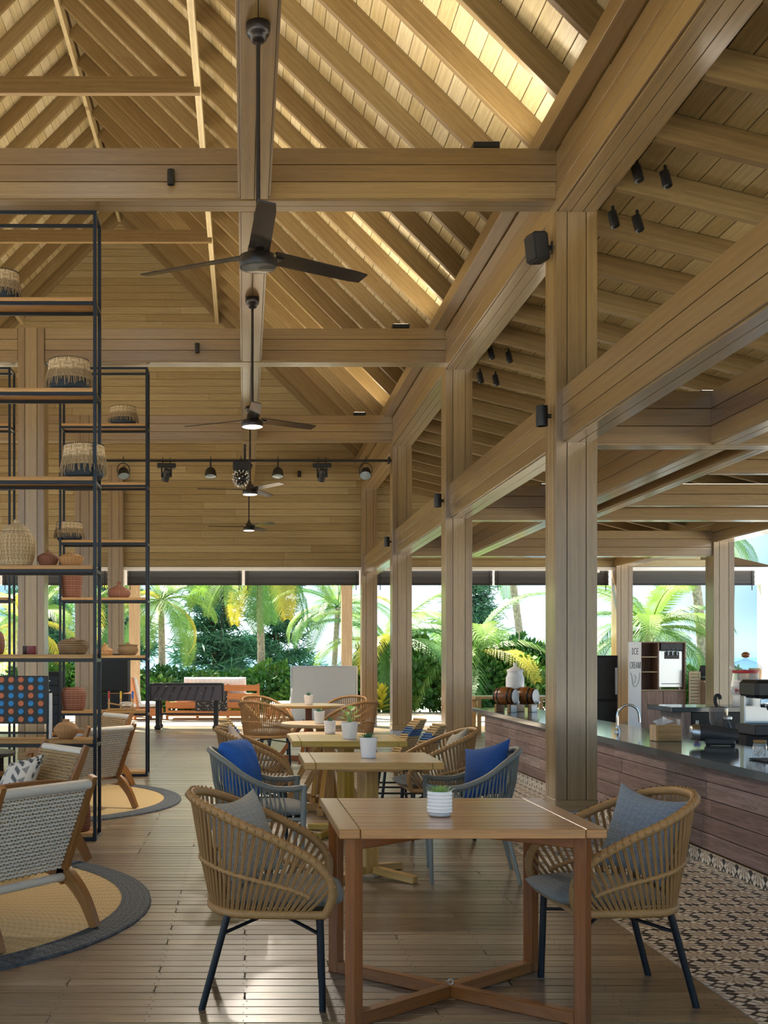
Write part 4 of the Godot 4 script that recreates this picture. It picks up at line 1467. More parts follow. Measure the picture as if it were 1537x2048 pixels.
func rope_chair(called):
	var o = Node3D.new()
	o.name = called
	o.set_meta("category", "chair")
	var rim = chair_rim([Vector3(0.27, 0.6, 0.285), Vector3(0.18, 0.59, 0.295), Vector3(0.06, 0.6, 0.3), Vector3(-0.08, 0.66, 0.295), Vector3(-0.2, 0.745, 0.24), Vector3(-0.285, 0.8, 0.14), Vector3(-0.31, 0.81, 0.0)], 93)
	var base = chair_rim([Vector3(0.26, 0.4, 0.27), Vector3(0.12, 0.4, 0.27), Vector3(-0.05, 0.4, 0.26), Vector3(-0.17, 0.4, 0.21), Vector3(-0.22, 0.4, 0.1), Vector3(-0.23, 0.4, 0.0)], 93)
	var mb = MB.new()
	mb.tube(rim, 0.019, 8)
	part(o, "arm_rail", mb, M.rope_grey_wrap)
	mb = MB.new()
	mb.tube(base, 0.014, 7)
	mb.rod(base[0], base[92], 0.014)
	part(o, "seat_frame", mb, M.frame_grey)
	mb = MB.new()
	for i in range(8, 85):
		var j = clampi(i + ((i * 7) % 5) - 2, 0, 92)
		var m: Vector3 = base[j].lerp(rim[i], 0.5)
		mb.tube([base[j], m + (m - Vector3(0, m.y, 0)) * 0.05, rim[i]], 0.0045, 5, false, false)
	part(o, "rope_strands", mb, M.rope_grey)
	mb = MB.new()
	mb.cushion(0.5, 0.5, 0.08, 5.0, 0.0, 14, Transform3D(Basis.IDENTITY, Vector3(0.05, 0.445, 0)))
	part(o, "seat_cushion", mb, M.pad_grey)
	for k in 9:
		bx(o, "seat_slat", M.frame_grey, Vector3(-0.16 + 0.05 * k, 0.4, 0), Vector3(0.036, 0.014, 0.5 - 0.012 * maxf(0, 4 - k)))
	for sz in [1.0, -1.0]:
		mb = MB.new()
		mb.tube([Vector3(0.25, 0, sz * 0.275), Vector3(0.265, 0.4, sz * 0.285), Vector3(0.27, 0.615, sz * 0.285)], [0.011, 0.019, 0.02], 10)
		part(o, "front_leg", mb, M.frame_grey)
		mb = MB.new()
		mb.tube([Vector3(-0.29, 0, sz * 0.25), Vector3(-0.19, 0.4, sz * 0.2)], [0.011, 0.018], 10)
		part(o, "rear_leg", mb, M.frame_grey)
	mb = MB.new()
	mb.tube([Vector3(-0.22, 0.4, 0.06), Vector3(-0.3, 0.8, 0.06)], 0.012, 8)
	mb.tube([Vector3(-0.22, 0.4, -0.06), Vector3(-0.3, 0.8, -0.06)], 0.012, 8)
	part(o, "back_stay", mb, M.frame_grey)
	return o

func coil_chair(called):
	var o = Node3D.new()
	o.name = called
	o.set_meta("category", "chair")
	var tan = MB.new()
	var blue = MB.new()
	for k in 17:
		var y = 0.43 + 0.0225 * k
		var lean = 0.16 * k / 17.0
		var span = 1.25 - 0.35 * pow(k / 16.0, 3.0)
		var pts = []
		for i in 19:
			var a = PI + span * (i / 9.0 - 1.0)
			pts.append(Vector3(0.05 - lean + 0.23 * cos(a), y, 0.23 * sin(a)))
		(blue if k in [10, 11, 12] else tan).tube(pts, 0.0128, 6)
	part(o, "coiled_back", tan, M.cord_tan)
	part(o, "blue_band", blue, simple("45618a", 0.7))
	var mb = MB.new()
	mb.cushion(0.46, 0.44, 0.07, 5.0, 0.0, 12, Transform3D(Basis.IDENTITY, Vector3(0.05, 0.42, 0)))
	part(o, "seat_pad", mb, M.pad_dark)
	for sx in [1.0, -1.0]:
		for sz in [1.0, -1.0]:
			mb = MB.new()
			mb.tube([Vector3(0.05 + sx * 0.23, 0, sz * 0.22), Vector3(0.05 + sx * 0.18, 0.4, sz * 0.18)], 0.013, 8)
			part(o, "leg", mb, M.black_steel)
	for sz in [1.0, -1.0]:
		mb = MB.new()
		mb.rod(Vector3(0.26, 0.16, sz * 0.205), Vector3(-0.16, 0.16, sz * 0.205), 0.009)
		part(o, "stretcher", mb, M.black_steel)
	return o

func place(o, at: Vector3, turn: float, label, group):
	o.name = numbered(String(o.name))
	add_child(o)
	o.position = at
	o.rotation.y = turn
	o.set_meta("label", label)
	o.set_meta("group", group)
	return o

func pillow(label, mat, seat: Vector3, turn: float, w: float, h: float, thick: float, back: float, tilt: float, roll: float, lift := 0.0, aside := 0.0, plump := 2.2, pinch := 0.17):
	var o = thing("throw_pillow", label, "pillow", seat, turn, "throw pillows on the chairs")
	var mb = MB.new()
	mb.cushion(w, h, thick, plump, pinch, 22)
	# thickness along the chair's x, leaning back
	var b = Basis(Vector3(0, 0, 1), tilt) * Basis(Vector3(1, 0, 0), roll) * Basis(Vector3(0, 0, 1), PI / 2) * Basis(Vector3(0, 1, 0), PI / 2)
	part(o, "stuffed_cover", mb, mat, Transform3D(b, Vector3(back, h / 2 + lift, aside)))
	return o

func cross_table():
	var o = thing("dining_table", "square teak dining table on a crossed frame, nearest to the viewer", "table", V(0.845, 0, 4.745), 0.01)
	var W = 1.0
	var Dp = 0.95
	var y = 0.742
	for s in [-1.0, 1.0]:
		bx(o, "end_board", M.teak[1], Vector3(s * (W / 2 - 0.04), y, 0), Vector3(0.078, 0.036, Dp), Basis.IDENTITY, 0.003)
	var n = 11
	for k in n:
		var bw = Dp / n
		bx(o, "top_plank", pick(M.teak), Vector3(0, y + rng.randf_range(-0.0006, 0.0006), -Dp / 2 + bw * (k + 0.5)), Vector3(W - 0.162, 0.036, bw - 0.003), Basis.IDENTITY, 0.002)
	var ex = 0.435
	var ez = 0.38
	var rails = [[Vector3(-ex, 0, -ez), Vector3(ex, 0, ez), true], [Vector3(-ex, 0, ez), Vector3(ex, 0, -ez), false]]
	for r in rails:
		var dirv: Vector3 = (r[1] - r[0]).normalized()
		for yy in [0.026, 0.697]:
			var up = Vector3(0, yy, 0)
			if r[2]:
				bar(o, "floor_rail" if yy < 0.1 else "top_rail", M.teak_red[0], r[0] + up + dirv * 0.024, r[1] + up - dirv * 0.024, 0.05, 0.05)
			else:
				bar(o, "floor_rail" if yy < 0.1 else "top_rail", M.teak_red[1], r[0] + up + dirv * 0.024, up - dirv * 0.026, 0.05, 0.05)
				bar(o, "floor_rail" if yy < 0.1 else "top_rail", M.teak_red[2], up + dirv * 0.026, r[1] + up - dirv * 0.024, 0.05, 0.05)
		for e in [r[0], r[1]]:
			var z = dirv.cross(Vector3.UP)
			bx(o, "leg", pick(M.teak_red), e + Vector3(0, 0.361, 0), Vector3(0.05, 0.722, 0.05), Basis(dirv, Vector3.UP, z), 0.003)
	var mb = MB.new()
	var pts = []
	for i in 12:
		var a = TAU * i / 12.0
		pts.append(Vector3(0.011 * cos(a), 0.066 + 0.011 * sin(a), 0.02))
	mb.tube(pts, 0.0022, 6, true)
	part(o, "screw_eye", mb, M.steel)

func pedestal_table(label, at: Vector3, mats, w: float, dp: float):
	var o = thing("dining_table", label, "table", at)
	var y = 0.738
	for s in [-1.0, 1.0]:
		bx(o, "end_board", mats[1], Vector3(s * (w / 2 - 0.035), y, 0), Vector3(0.068, 0.044, dp))
	var n = 8
	for k in n:
		var bw = dp / n
		bx(o, "top_plank", pick(mats), Vector3(0, y, -dp / 2 + bw * (k + 0.5)), Vector3(w - 0.142, 0.044, bw - 0.002), Basis.IDENTITY, 0.002)
	bx(o, "post", mats[0], Vector3(0, 0.37, 0), Vector3(0.1, 0.69, 0.1), Basis(Vector3.UP, 0.5), 0.004)
	bx(o, "top_block", mats[1], Vector3(0, 0.7, 0), Vector3(0.4, 0.03, 0.4))
	for k in 4:
		var a = 0.72 + k * PI / 2
		var dv = Vector3(cos(a), 0, sin(a))
		bar(o, "foot", mats[k % mats.size()], dv * 0.055 + Vector3(0, 0.05, 0), dv * 0.36 + Vector3(0, 0.022, 0), 0.06, 0.045)

func round_table(label, at: Vector3, top_mats, leg_mats, r: float, h: float):
	var o = thing("round_table", label, "table", at)
	var mb = MB.new()
	mb.lathe([Vector2(0.001, h - 0.035), Vector2(r - 0.006, h - 0.035), Vector2(r, h - 0.028), Vector2(r, h - 0.004), Vector2(r - 0.004, h), Vector2(0.001, h)], 40)
	part(o, "tabletop", mb, top_mats)
	bx(o, "post", leg_mats[0], Vector3(0, (h - 0.035) / 2, 0), Vector3(0.09, h - 0.036, 0.09))
	for k in 4:
		var a = 0.3 + k * PI / 2
		var dv = Vector3(cos(a), 0, sin(a))
		bar(o, "foot", leg_mats[1], dv * 0.05 + Vector3(0, 0.035, 0), dv * r * 0.9 + Vector3(0, 0.035, 0), 0.06, 0.07)
		bar(o, "strut", leg_mats[0], dv * r * 0.78 + Vector3(0, 0.07, 0), dv * 0.05 + Vector3(0, h * 0.72, 0), 0.045, 0.05)

func leaf(mb, a: Vector3, dirv: Vector3, up: Vector3, L: float, w: float, bend: float):
	var side = dirv.cross(up).normalized()
	var rows = []
	for i in 7:
		var u = i / 6.0
		var p = a + dirv * (L * u) + up * (bend * L * u * u)
		var ww = w * sin(PI * clampf(0.12 + 0.88 * u, 0, 1)) * (1.0 if u < 0.98 else 0.02)
		rows.append([p - side * ww, p + up * -0.18 * ww * 2.0, p + side * ww])
	mb.sheet(rows)

func plant_pot(label, at: Vector3, r: float, h: float, ribbed: bool, kind: int):
	var o = thing("potted_plant", label, "plant pot", at, rng.randf() * 6.0, "white plant pots on the tables")
	var mb = MB.new()
	var prof = []
	if ribbed:
		prof = [Vector2(0.001, 0), Vector2(r * 0.8, 0), Vector2(r * 0.84, h * 0.1), Vector2(r * 0.8, h * 0.13)]
		for i in 25:
			var u = i / 24.0
			prof.append(Vector2(r * (0.96 + 0.035 * sin(u * TAU * 6.0)), h * (0.15 + 0.85 * u)))
		prof.append(Vector2(r * 0.88, h))
		prof.append(Vector2(r * 0.86, h * 0.84))
	else:
		prof = [Vector2(0.001, 0), Vector2(r * 0.76, 0), Vector2(r * 0.78, h * 0.02), Vector2(r * 0.98, h * 0.97), Vector2(r, h), Vector2(r * 0.92, h), Vector2(r * 0.88, h * 0.85)]
	mb.lathe(prof, 32)
	part(o, "pot", mb, M.white_gloss)
	mb = MB.new()
	mb.lathe([Vector2(r * 0.9, h * 0.86), Vector2(0.001, h * 0.89)], 20)
	part(o, "soil", mb, M.soil)
	mb = MB.new()
	if kind == 0:      # spiky rosette
		for k in 15:
			var a = k * 2.4
			var el = 0.25 + 0.08 * k
			var dv = Vector3(cos(a) * cos(el), sin(el), sin(a) * cos(el))
			leaf(mb, Vector3(0, h * 0.88, 0), dv, Vector3.UP, r * (1.5 - 0.045 * k), r * 0.2, -0.1)
	elif kind == 1:    # pale trailing rosette
		for k in 26:
			var a = k * 2.4
			var rr = r * 0.6 * sqrt(k / 26.0)
			var el = 1.3 - 0.03 * k
			var dv = Vector3(cos(a) * cos(el), sin(el), sin(a) * cos(el))
			leaf(mb, Vector3(cos(a) * rr, h * 0.9, sin(a) * rr), dv, Vector3(cos(a), 0.3, sin(a)).normalized(), r * 0.62, r * 0.13, 0.35)
	elif kind == 2:    # broad leaves on stems
		for k in 9:
			var a = k * 2.4
			var el = 0.7 + 0.09 * k
			var dv = Vector3(cos(a) * cos(el), sin(el), sin(a) * cos(el))
			var tip = Vector3(0, h * 0.9, 0) + dv * r * (0.7 + 0.12 * k)
			mb.tube([Vector3(0, h * 0.88, 0), tip], 0.0025, 4)
			leaf(mb, tip, (dv + Vector3(cos(a), -0.2, sin(a)) * 0.6).normalized(), Vector3.UP, r * 0.95, r * 0.36, -0.25)
	else:              # short spikes
		for k in 12:
			var a = k * 2.4
			var el = 0.6 + 0.07 * k
			var dv = Vector3(cos(a) * cos(el), sin(el), sin(a) * cos(el))
			leaf(mb, Vector3(0, h * 0.88, 0), dv, Vector3.UP, r * 0.9, r * 0.16, 0.05)
	part(o, "leaves", mb, [M.succulent, M.leaf_pale, M.leaf_pale, M.succulent][kind])

func build_dining():
	cross_table()
	pedestal_table("square pale oak pedestal table, second in the row from the viewer", V(0.785, 0, 7.34), M.oak, 0.85, 0.76)
	pedestal_table("square yellowish pedestal table, third in the row from the viewer", V(0.80, 0, 9.12), M.oak_yellow, 0.88, 0.76)
	round_table("small low round table with whitish top touching the yellowish table", V(0.76, 0, 10.42), M.pale_wood[0], M.oak, 0.38, 0.70)
	round_table("round pale table holding the fifth white pot", V(0.74, 0, 11.2), M.pale_wood[1], M.oak, 0.39, 0.76)
	round_table("farthest round table with reddish legs in front of the grey screen", V(0.86, 0, 15.5), M.oak[0], M.teak_red, 0.5, 0.76)
	var rg = "rattan armchairs with black legs"
	var r0 = rattan_chair("rattan_armchair", M.rattan, M.rattan_wrap, M.pad_grey, M.black_steel)
	place(r0, V(0.085, 0, 4.79), -0.05, "large tan rattan armchair with grey cushions, nearest to the lounge rug", rg)
	var list = [
		[V(1.545, 0, 4.81), PI + 0.06, "tan rattan armchair holding the denim-blue pillow, beside the tiled strip"],
		[V(0.085, 0, 9.05), 0.0, "rattan armchair with pinkish pillow behind the grey rope chair"],
		[V(1.50, 0, 9.0), PI + 0.05, "rattan armchair with linen pillow drawn up to the yellowish table"],
		[V(0.25, 0, 14.75), 0.85, "rattan armchair at the farthest round table, turned toward the foosball side"],
		[V(1.38, 0, 14.75), PI - 0.85, "rattan armchair at the farthest round table, beside the third column"],
		[V(0.28, 0, 16.35), -0.95, "rattan armchair peeking over the farthest table next to the cedar daybed"],
		[V(1.42, 0, 16.35), PI + 0.95, "rattan armchair peeking over the farthest table in front of the grey screen"],
	]
	for q in list:
		copy_of(r0, q[0], q[1], q[2], rg)
	var g0 = rope_chair("rope_armchair")
	place(g0, V(0.085, 0, 7.33), 0.03, "grey rope armchair with the bright blue rounded pillow", "grey rope armchairs")
	copy_of(g0, V(1.44, 0, 7.36), PI - 0.12, "grey rope armchair with the deep blue pointed pillow, near the tall column", "grey rope armchairs")
	var w0 = coil_chair("coiled_chair")
	place(w0, V(1.42, 0, 11.15), PI, "striped coiled chair with blue band, farther one by the third column", "striped coiled chairs")
	copy_of(w0, V(1.46, 0, 10.25), PI, "striped coiled chair with blue band, nearer one by the third column", "striped coiled chairs")
	copy_of(w0, V(0.08, 0, 11.2), 0.0, "striped coiled chair half hidden, farther one on the lounge side", "striped coiled chairs")
	copy_of(w0, V(0.1, 0, 10.35), 0.0, "striped coiled chair half hidden, nearer one on the lounge side", "striped coiled chairs")
	pillow("grey pillow leaning in the nearest rattan armchair", M.pad_pale, V(0.085, 0.47, 4.79), -0.55, 0.42, 0.38, 0.15, -0.1, 0.4, 0.05, -0.02, 0.0)
	pillow("denim-blue pillow standing in the rattan armchair by the tiled strip", M.pillow_denim, V(1.62, 0.47, 4.83), PI + 0.55, 0.37, 0.38, 0.17, -0.07, 0.3, -0.12, -0.01, 0.0)
	pillow("bright blue rounded pillow in the grey rope armchair", M.pillow_blue, V(0.085, 0.485, 7.33), -0.45, 0.36, 0.38, 0.2, -0.13, 0.25, 0.0, 0.0, 0.0, 3.0, -0.03)
	pillow("deep blue pointed pillow in the grey rope armchair by the tall column", M.pillow_navy, V(1.50, 0.485, 7.36), PI + 0.6, 0.38, 0.38, 0.15, -0.06, 0.35, 0.25, -0.01, 0.0)
	pillow("pinkish pillow in the rattan armchair behind the grey rope chair", M.pillow_pale, V(0.085, 0.465, 9.05), 0.0, 0.4, 0.38, 0.14, -0.13, 0.35, 0.3, -0.01, 0.0)
	pillow("linen pillow in the rattan armchair at the yellowish table", M.pillow_linen, V(1.50, 0.465, 9.0), PI + 0.05, 0.4, 0.38, 0.14, -0.14, 0.32, 0.2, -0.01, 0.0)
	plant_pot("ribbed white pot with pale succulent on the nearest table", V(0.785, 0.761, 4.63), 0.052, 0.1, true, 1)
	plant_pot("smooth white pot with dark spiky aloe on the second table", V(0.785, 0.761, 7.3), 0.058, 0.13, false, 0)
	plant_pot("smooth white pot with broad pale green leaves on the yellowish table", V(0.82, 0.761, 9.0), 0.069, 0.13, false, 2)
	plant_pot("ribbed white pot with tiny sprout on the small low round table", V(0.775, 0.701, 10.45), 0.053, 0.12, true, 3)
	plant_pot("smooth white pot with dark leaves on the fifth table", V(0.715, 0.761, 11.05), 0.055, 0.118, false, 0)
	plant_pot("smooth white pot on the farthest round table", V(0.86, 0.761, 15.45), 0.068, 0.125, false, 3)

# ---------------------------------------------------------------- lounge corner
func woven_panel(mb, a: Vector3, u: Vector3, v: Vector3, nu: int, nv: int, r: float, nrm: Vector3):
	# cords across (over and under) and straight cords along
	for j in nv:
		var pts = []
		for i in nu * 2 + 1:
			var ph = 1.0 if (int(i / 2.0) + j) % 2 == 0 else -1.0
			var amp = (1.0 if i % 2 == 1 else 0.0) * ph
			pts.append(a + u * (i / (nu * 2.0)) + v * ((j + 0.5) / nv) + nrm * (amp * r * 0.95))
		mb.tube(pts, r, 5, false, true)
	for i in nu:
		var p = a + u * ((i + 0.5) / nu)
		mb.tube([p, p + v], r * 0.55, 4, false, true)

func lounge_chair(called):
	var o = Node3D.new()
	o.name = called
	o.set_meta("category", "armchair")
	var hw = 0.31
	var mb
	# back runs from the seat's rear edge up and backwards; the chair faces +x
	var b0 = Vector3(-0.2, 0.27, 0)
	var b1 = Vector3(-0.4, 0.735, 0)
	var s1 = Vector3(0.36, 0.40, 0)
	var bn = (b1 - b0).cross(Vector3(0, 0, 1)).normalized()
	mb = MB.new()
	var off = Vector3(0, 0, -hw + 0.02)
	woven_panel(mb, b0 + off + (b1 - b0) * 0.03, Vector3(0, 0, 2 * hw - 0.04), (b1 - b0) * 0.93, 26, 21, 0.0061, bn)
	part(o, "woven_back", mb, M.cord_pale)
	mb = MB.new()
	woven_panel(mb, b0 + off + Vector3(0.015, 0.008, 0), Vector3(0, 0, 2 * hw - 0.04), s1 - b0, 26, 25, 0.0076, Vector3(-0.2, 1, 0).normalized())
	part(o, "woven_seat", mb, M.cord_tan)
	mb = MB.new()
	woven_panel(mb, b0 + off + (b1 - b0) * 0.05 - bn * -0.03, Vector3(0, 0, 2 * hw - 0.04), (b1 - b0) * 0.9, 26, 20, 0.0066, bn)
	part(o, "woven_front", mb, M.cord_tan)
	for sz in [-1.0, 1.0]:
		mb = MB.new()
		mb.strip([b0 + Vector3(0.02, -0.06, sz * hw), b0.lerp(b1, 0.5) + Vector3(0, 0, sz * hw), b1 + (b1 - b0) * 0.09 + Vector3(0, 0, sz * hw)], [0.028, 0.024, 0.018], 0.016, Vector3(0, 0, 1))
		part(o, "back_post", mb, M.lounge[0])
		mb = MB.new()
		mb.strip([b0 + Vector3(-0.02, -0.02, sz * hw), Vector3(0.1, 0.32, sz * hw), s1 + Vector3(0.03, -0.01, sz * hw)], [0.028, 0.03, 0.022], 0.016, Vector3(0, 0, 1))
		part(o, "seat_rail", mb, M.lounge[1])
		mb = MB.new()
		mb.strip(smooth_path([Vector3(-0.08, 0.3, sz * hw), Vector3(-0.22, 0.26, sz * (hw + 0.005)), Vector3(-0.34, 0.15, sz * (hw + 0.01)), Vector3(-0.42, 0.0, sz * (hw + 0.015))], 12), [0.03, 0.036, 0.04, 0.04, 0.039, 0.037, 0.035, 0.033, 0.03, 0.028, 0.026, 0.024], 0.018, Vector3(0, 0, 1))
		part(o, "rear_leg", mb, M.lounge[0])
		mb = MB.new()
		mb.strip(smooth_path([Vector3(0.1, 0.33, sz * hw), Vector3(0.24, 0.28, sz * hw), Vector3(0.34, 0.16, sz * hw), Vector3(0.4, 0.0, sz * hw)], 10), [0.03, 0.034, 0.036, 0.036, 0.035, 0.033, 0.03, 0.028, 0.026, 0.024], 0.018, Vector3(0, 0, 1))
		part(o, "front_leg", mb, M.lounge[1])
		mb = MB.new()
		mb.strip(smooth_path([Vector3(-0.31, 0.53, sz * (hw + 0.03)), Vector3(-0.1, 0.55, sz * (hw + 0.04)), Vector3(0.2, 0.54, sz * (hw + 0.04)), Vector3(0.3, 0.5, sz * (hw + 0.035))], 12), [0.014, 0.015, 0.015, 0.015, 0.015, 0.015, 0.015, 0.015, 0.015, 0.015, 0.014, 0.013], 0.028, Vector3(0, 0, 1))
		part(o, "armrest", mb, M.lounge[1])
		mb = MB.new()
		mb.strip([Vector3(0.26, 0.36, sz * (hw + 0.02)), Vector3(0.24, 0.53, sz * (hw + 0.035))], [0.02, 0.016], 0.013, Vector3(0, 0, 1))
		part(o, "arm_support", mb, M.lounge[0])
	mb = MB.new()
	mb.tube([b1 + Vector3(0, 0, -hw + 0.016), b1 + Vector3(0, 0, hw - 0.016)], 0.027, 12)
	part(o, "top_rail", mb, M.cord_wrap)
	mb = MB.new()
	mb.tube([b0 + Vector3(-0.01, -0.03, -hw), b0 + Vector3(-0.01, -0.03, hw)], 0.022, 10)
	part(o, "rear_rail", mb, M.cord_wrap)
	return o

func round_rug(label, at: Vector3, r: float):
	var o = thing("round_rug", label, "rug", at, 0.0, "round jute rugs")
	var mb = MB.new()
	var ringed = []
	var n = 40
	for i in n * 2 + 1:
		var u: float = i / (n * 2.0)
		ringed.append(Vector2(maxf(0.001, (r - 0.17) * (1.0 - u)), 0.011 + (0.0035 if i % 2 == 0 else 0.0)))
	mb.lathe(ringed, 72, Vector3.ZERO, Basis.IDENTITY, 8.0)
	part(o, "braided_field", mb, M.jute)
	mb = MB.new()
	var prof = [Vector2(r, 0.0)]
	for i in 13:
		prof.append(Vector2(r - 0.004 - 0.166 * i / 12.0, 0.012 + (0.005 if i % 2 == 0 else 0.0)))
	mb.lathe(prof, 72, Vector3.ZERO, Basis.IDENTITY, 1.2)
	part(o, "dark_border", mb, M.jute_dark)

func build_lounge():
	M.jute.uv1_scale = Vector3(26, 3, 1)
	M.jute_dark.uv1_scale = Vector3(40, 1, 1)
	round_rug("round jute rug with dark border under the nearest lounge armchairs", V(-2.38, 0, 6.45), 1.85)
	round_rug("round jute rug with dark border between the two shelving units", V(-2.42, 0, 11.2), 1.8)
	var g = "woven cord lounge armchairs"
	var RUG = 0.017
	var c0 = lounge_chair("lounge_armchair")
	place(c0, V(-1.295, RUG, 5.86), PI - 0.615, "woven cord lounge armchair seen from behind at the frame corner", g)
	copy_of(c0, V(-1.60, RUG, 7.86), PI + 0.63, "woven cord lounge armchair facing the viewer with the patterned pillow", g)
	copy_of(c0, V(-1.53, RUG, 10.5), PI - 0.6, "woven cord lounge armchair seen from behind between the shelving units", g)
	copy_of(c0, V(-1.74, RUG, 12.45), PI + 0.6, "woven cord lounge armchair facing the viewer on the farther rug", g)
	# patterned pillow
	var im = Image.create(128, 128, false, Image.FORMAT_RGB8)
	for y in 128:
		for x in 128:
			var k = int(y / 14.0) % 3
			var c = Color("d8d3c8")
			if k == 1 and (x + y) % 16 < 8:
				c = Color("5d6062")
			elif k == 2 and absi((x % 20) - 10) < (y % 14) * 0.6:
				c = Color("8c8b86")
			if x > 84 and (x / 6 + y / 6) % 3 == 0:
				c = Color("33373c")
			im.set_pixel(x, y, c)
	var pm = simple("ffffff", 0.85)
	pm.albedo_texture = ImageTexture.create_from_image(im)
	pm.uv1_scale = Vector3(2.2, 2.2, 1)
	pillow("black and white patterned pillow on the lounge armchair", pm, V(-1.60, 0.40, 7.86), PI + 0.63, 0.44, 0.36, 0.16, -0.1, 0.55, 0.25, -0.04, 0.1)
	var t = thing("drum_table", "black round drum coffee table on the farther rug", "coffee table", V(-2.64, RUG, 11.0))
	var mb = MB.new()
	mb.lathe([Vector2(0.001, 0.44), Vector2(0.43, 0.44), Vector2(0.44, 0.45), Vector2(0.44, 0.475), Vector2(0.43, 0.48), Vector2(0.001, 0.48)], 40)
	part(t, "tabletop", mb, M.black)
	mb = MB.new()
	mb.lathe([Vector2(0.3, 0), Vector2(0.31, 0.01), Vector2(0.31, 0.43), Vector2(0.3, 0.44)], 40)
	part(t, "drum", mb, M.dark_grey)
	for k in 36:
		var a = TAU * k / 36.0
		bx(t, "rib", M.black_matt, Vector3(cos(a) * 0.315, 0.22, sin(a) * 0.315), Vector3(0.02, 0.42, 0.02), Basis(Vector3.UP, -a))
# ---------------------------------------------------------------- fans, lamps, loudspeakers
func ceiling_fan(label, at: Vector3, drop: float, turn: float, lit: bool, r := 0.73):
	# at: where the canopy meets the beam
	var o = thing("ceiling_fan", label, "ceiling fan", at, turn, "three-blade ceiling fans")
	var mb = MB.new()
	mb.lathe([Vector2(0.001, -0.1), Vector2(0.03, -0.1), Vector2(0.045, -0.085), Vector2(0.047, -0.065), Vector2(0.06, -0.06), Vector2(0.068, -0.035), Vector2(0.068, 0), Vector2(0.001, 0)], 24)
	part(o, "canopy", mb, M.fan_dark)
	mb = MB.new()
	mb.rod(Vector3(0, -0.08, 0), Vector3(0, -drop + 0.09, 0), 0.0125, 10)
	part(o, "down_rod", mb, M.fan_dark)
	mb = MB.new()
	mb.lathe([Vector2(0.1, -0.06), Vector2(0.104, -0.04), Vector2(0.104, 0.0), Vector2(0.06, 0.012), Vector2(0.055, 0.06), Vector2(0.03, 0.085), Vector2(0.02, 0.12), Vector2(0.001, 0.125)], 28, Vector3(0, -drop, 0))
	part(o, "motor_housing", mb, M.fan_dark)
	mb = MB.new()
	mb.lathe([Vector2(0.001, -0.067), Vector2(0.085, -0.065), Vector2(0.098, -0.06)], 28, Vector3(0, -drop, 0))
	part(o, "light_disc", mb, M.lamp if lit else M.counter)
	for k in 3:
		var a = TAU * k / 3.0
		mb = MB.new()
		var rows_t = []
		var rows_b = []
		var dv = Vector3(cos(a), 0, sin(a))
		var sd = Vector3(-sin(a), 0, cos(a))
		for i in 9:
			var u = i / 8.0
			var p = Vector3(0, -drop + 0.012, 0) + dv * lerpf(0.085, r, u)
			var w = 0.058 - 0.008 * u
			if i == 8:
				w = 0.043
			var pitch = 0.22
			var s2 = sd * cos(pitch) + Vector3.UP * sin(pitch)
			var nn = Vector3.UP * 0.004
			rows_t.append([p - s2 * w + nn, p + s2 * w + nn])
			rows_b.append([p - s2 * w - nn, p + s2 * w - nn])
		mb.sheet(rows_t)
		mb.sheet(rows_b, false, 1, 1, true)
		for i in 8:
			mb.quad(rows_b[i][0], rows_b[i + 1][0], rows_t[i + 1][0], rows_t[i][0])
			mb.quad(rows_b[i + 1][1], rows_b[i][1], rows_t[i][1], rows_t[i + 1][1])
		mb.quad(rows_b[8][0], rows_b[8][1], rows_t[8][1], rows_t[8][0])
		var bl = part(o, "blade", mb, M.fan_pale if false else M.fan_blade)
		mb = MB.new()
		mb.cbox(Vector3(0, -drop + 0.008, 0) + dv * 0.11, Vector3(0.09, 0.01, 0.05), 0.003, Basis(dv, Vector3.UP, dv.cross(Vector3.UP)))
		part(bl, "blade_iron", mb, M.fan_dark)
	if lit:
		var l = SpotLight3D.new()
		l.name = "fan_lamp_light"
		l.light_color = Color(1.0, 0.95, 0.88)
		l.light_energy = 4.2
		l.light_size = 0.09
		l.spot_range = 30.0
		l.spot_attenuation = 2.0
		l.spot_angle = 82.0
		l.spot_angle_attenuation = 0.5
		l.shadow_enabled = true
		l.rotation.x = -PI / 2
		o.add_child(l)
		l.position = Vector3(0, -drop - 0.08, 0)
	return o

func clamp_part(o, y: float):
	var mb = MB.new()
	mb.lathe([Vector2(0.024, -0.02), Vector2(0.027, 0), Vector2(0.024, 0.02)], 12, Vector3(0, y, 0), Basis(Vector3.FORWARD, PI / 2))
	mb.rod(Vector3(0, y + 0.02, 0), Vector3(0, y + 0.07, 0), 0.007, 6)
	part(o, "clamp", mb, M.black)

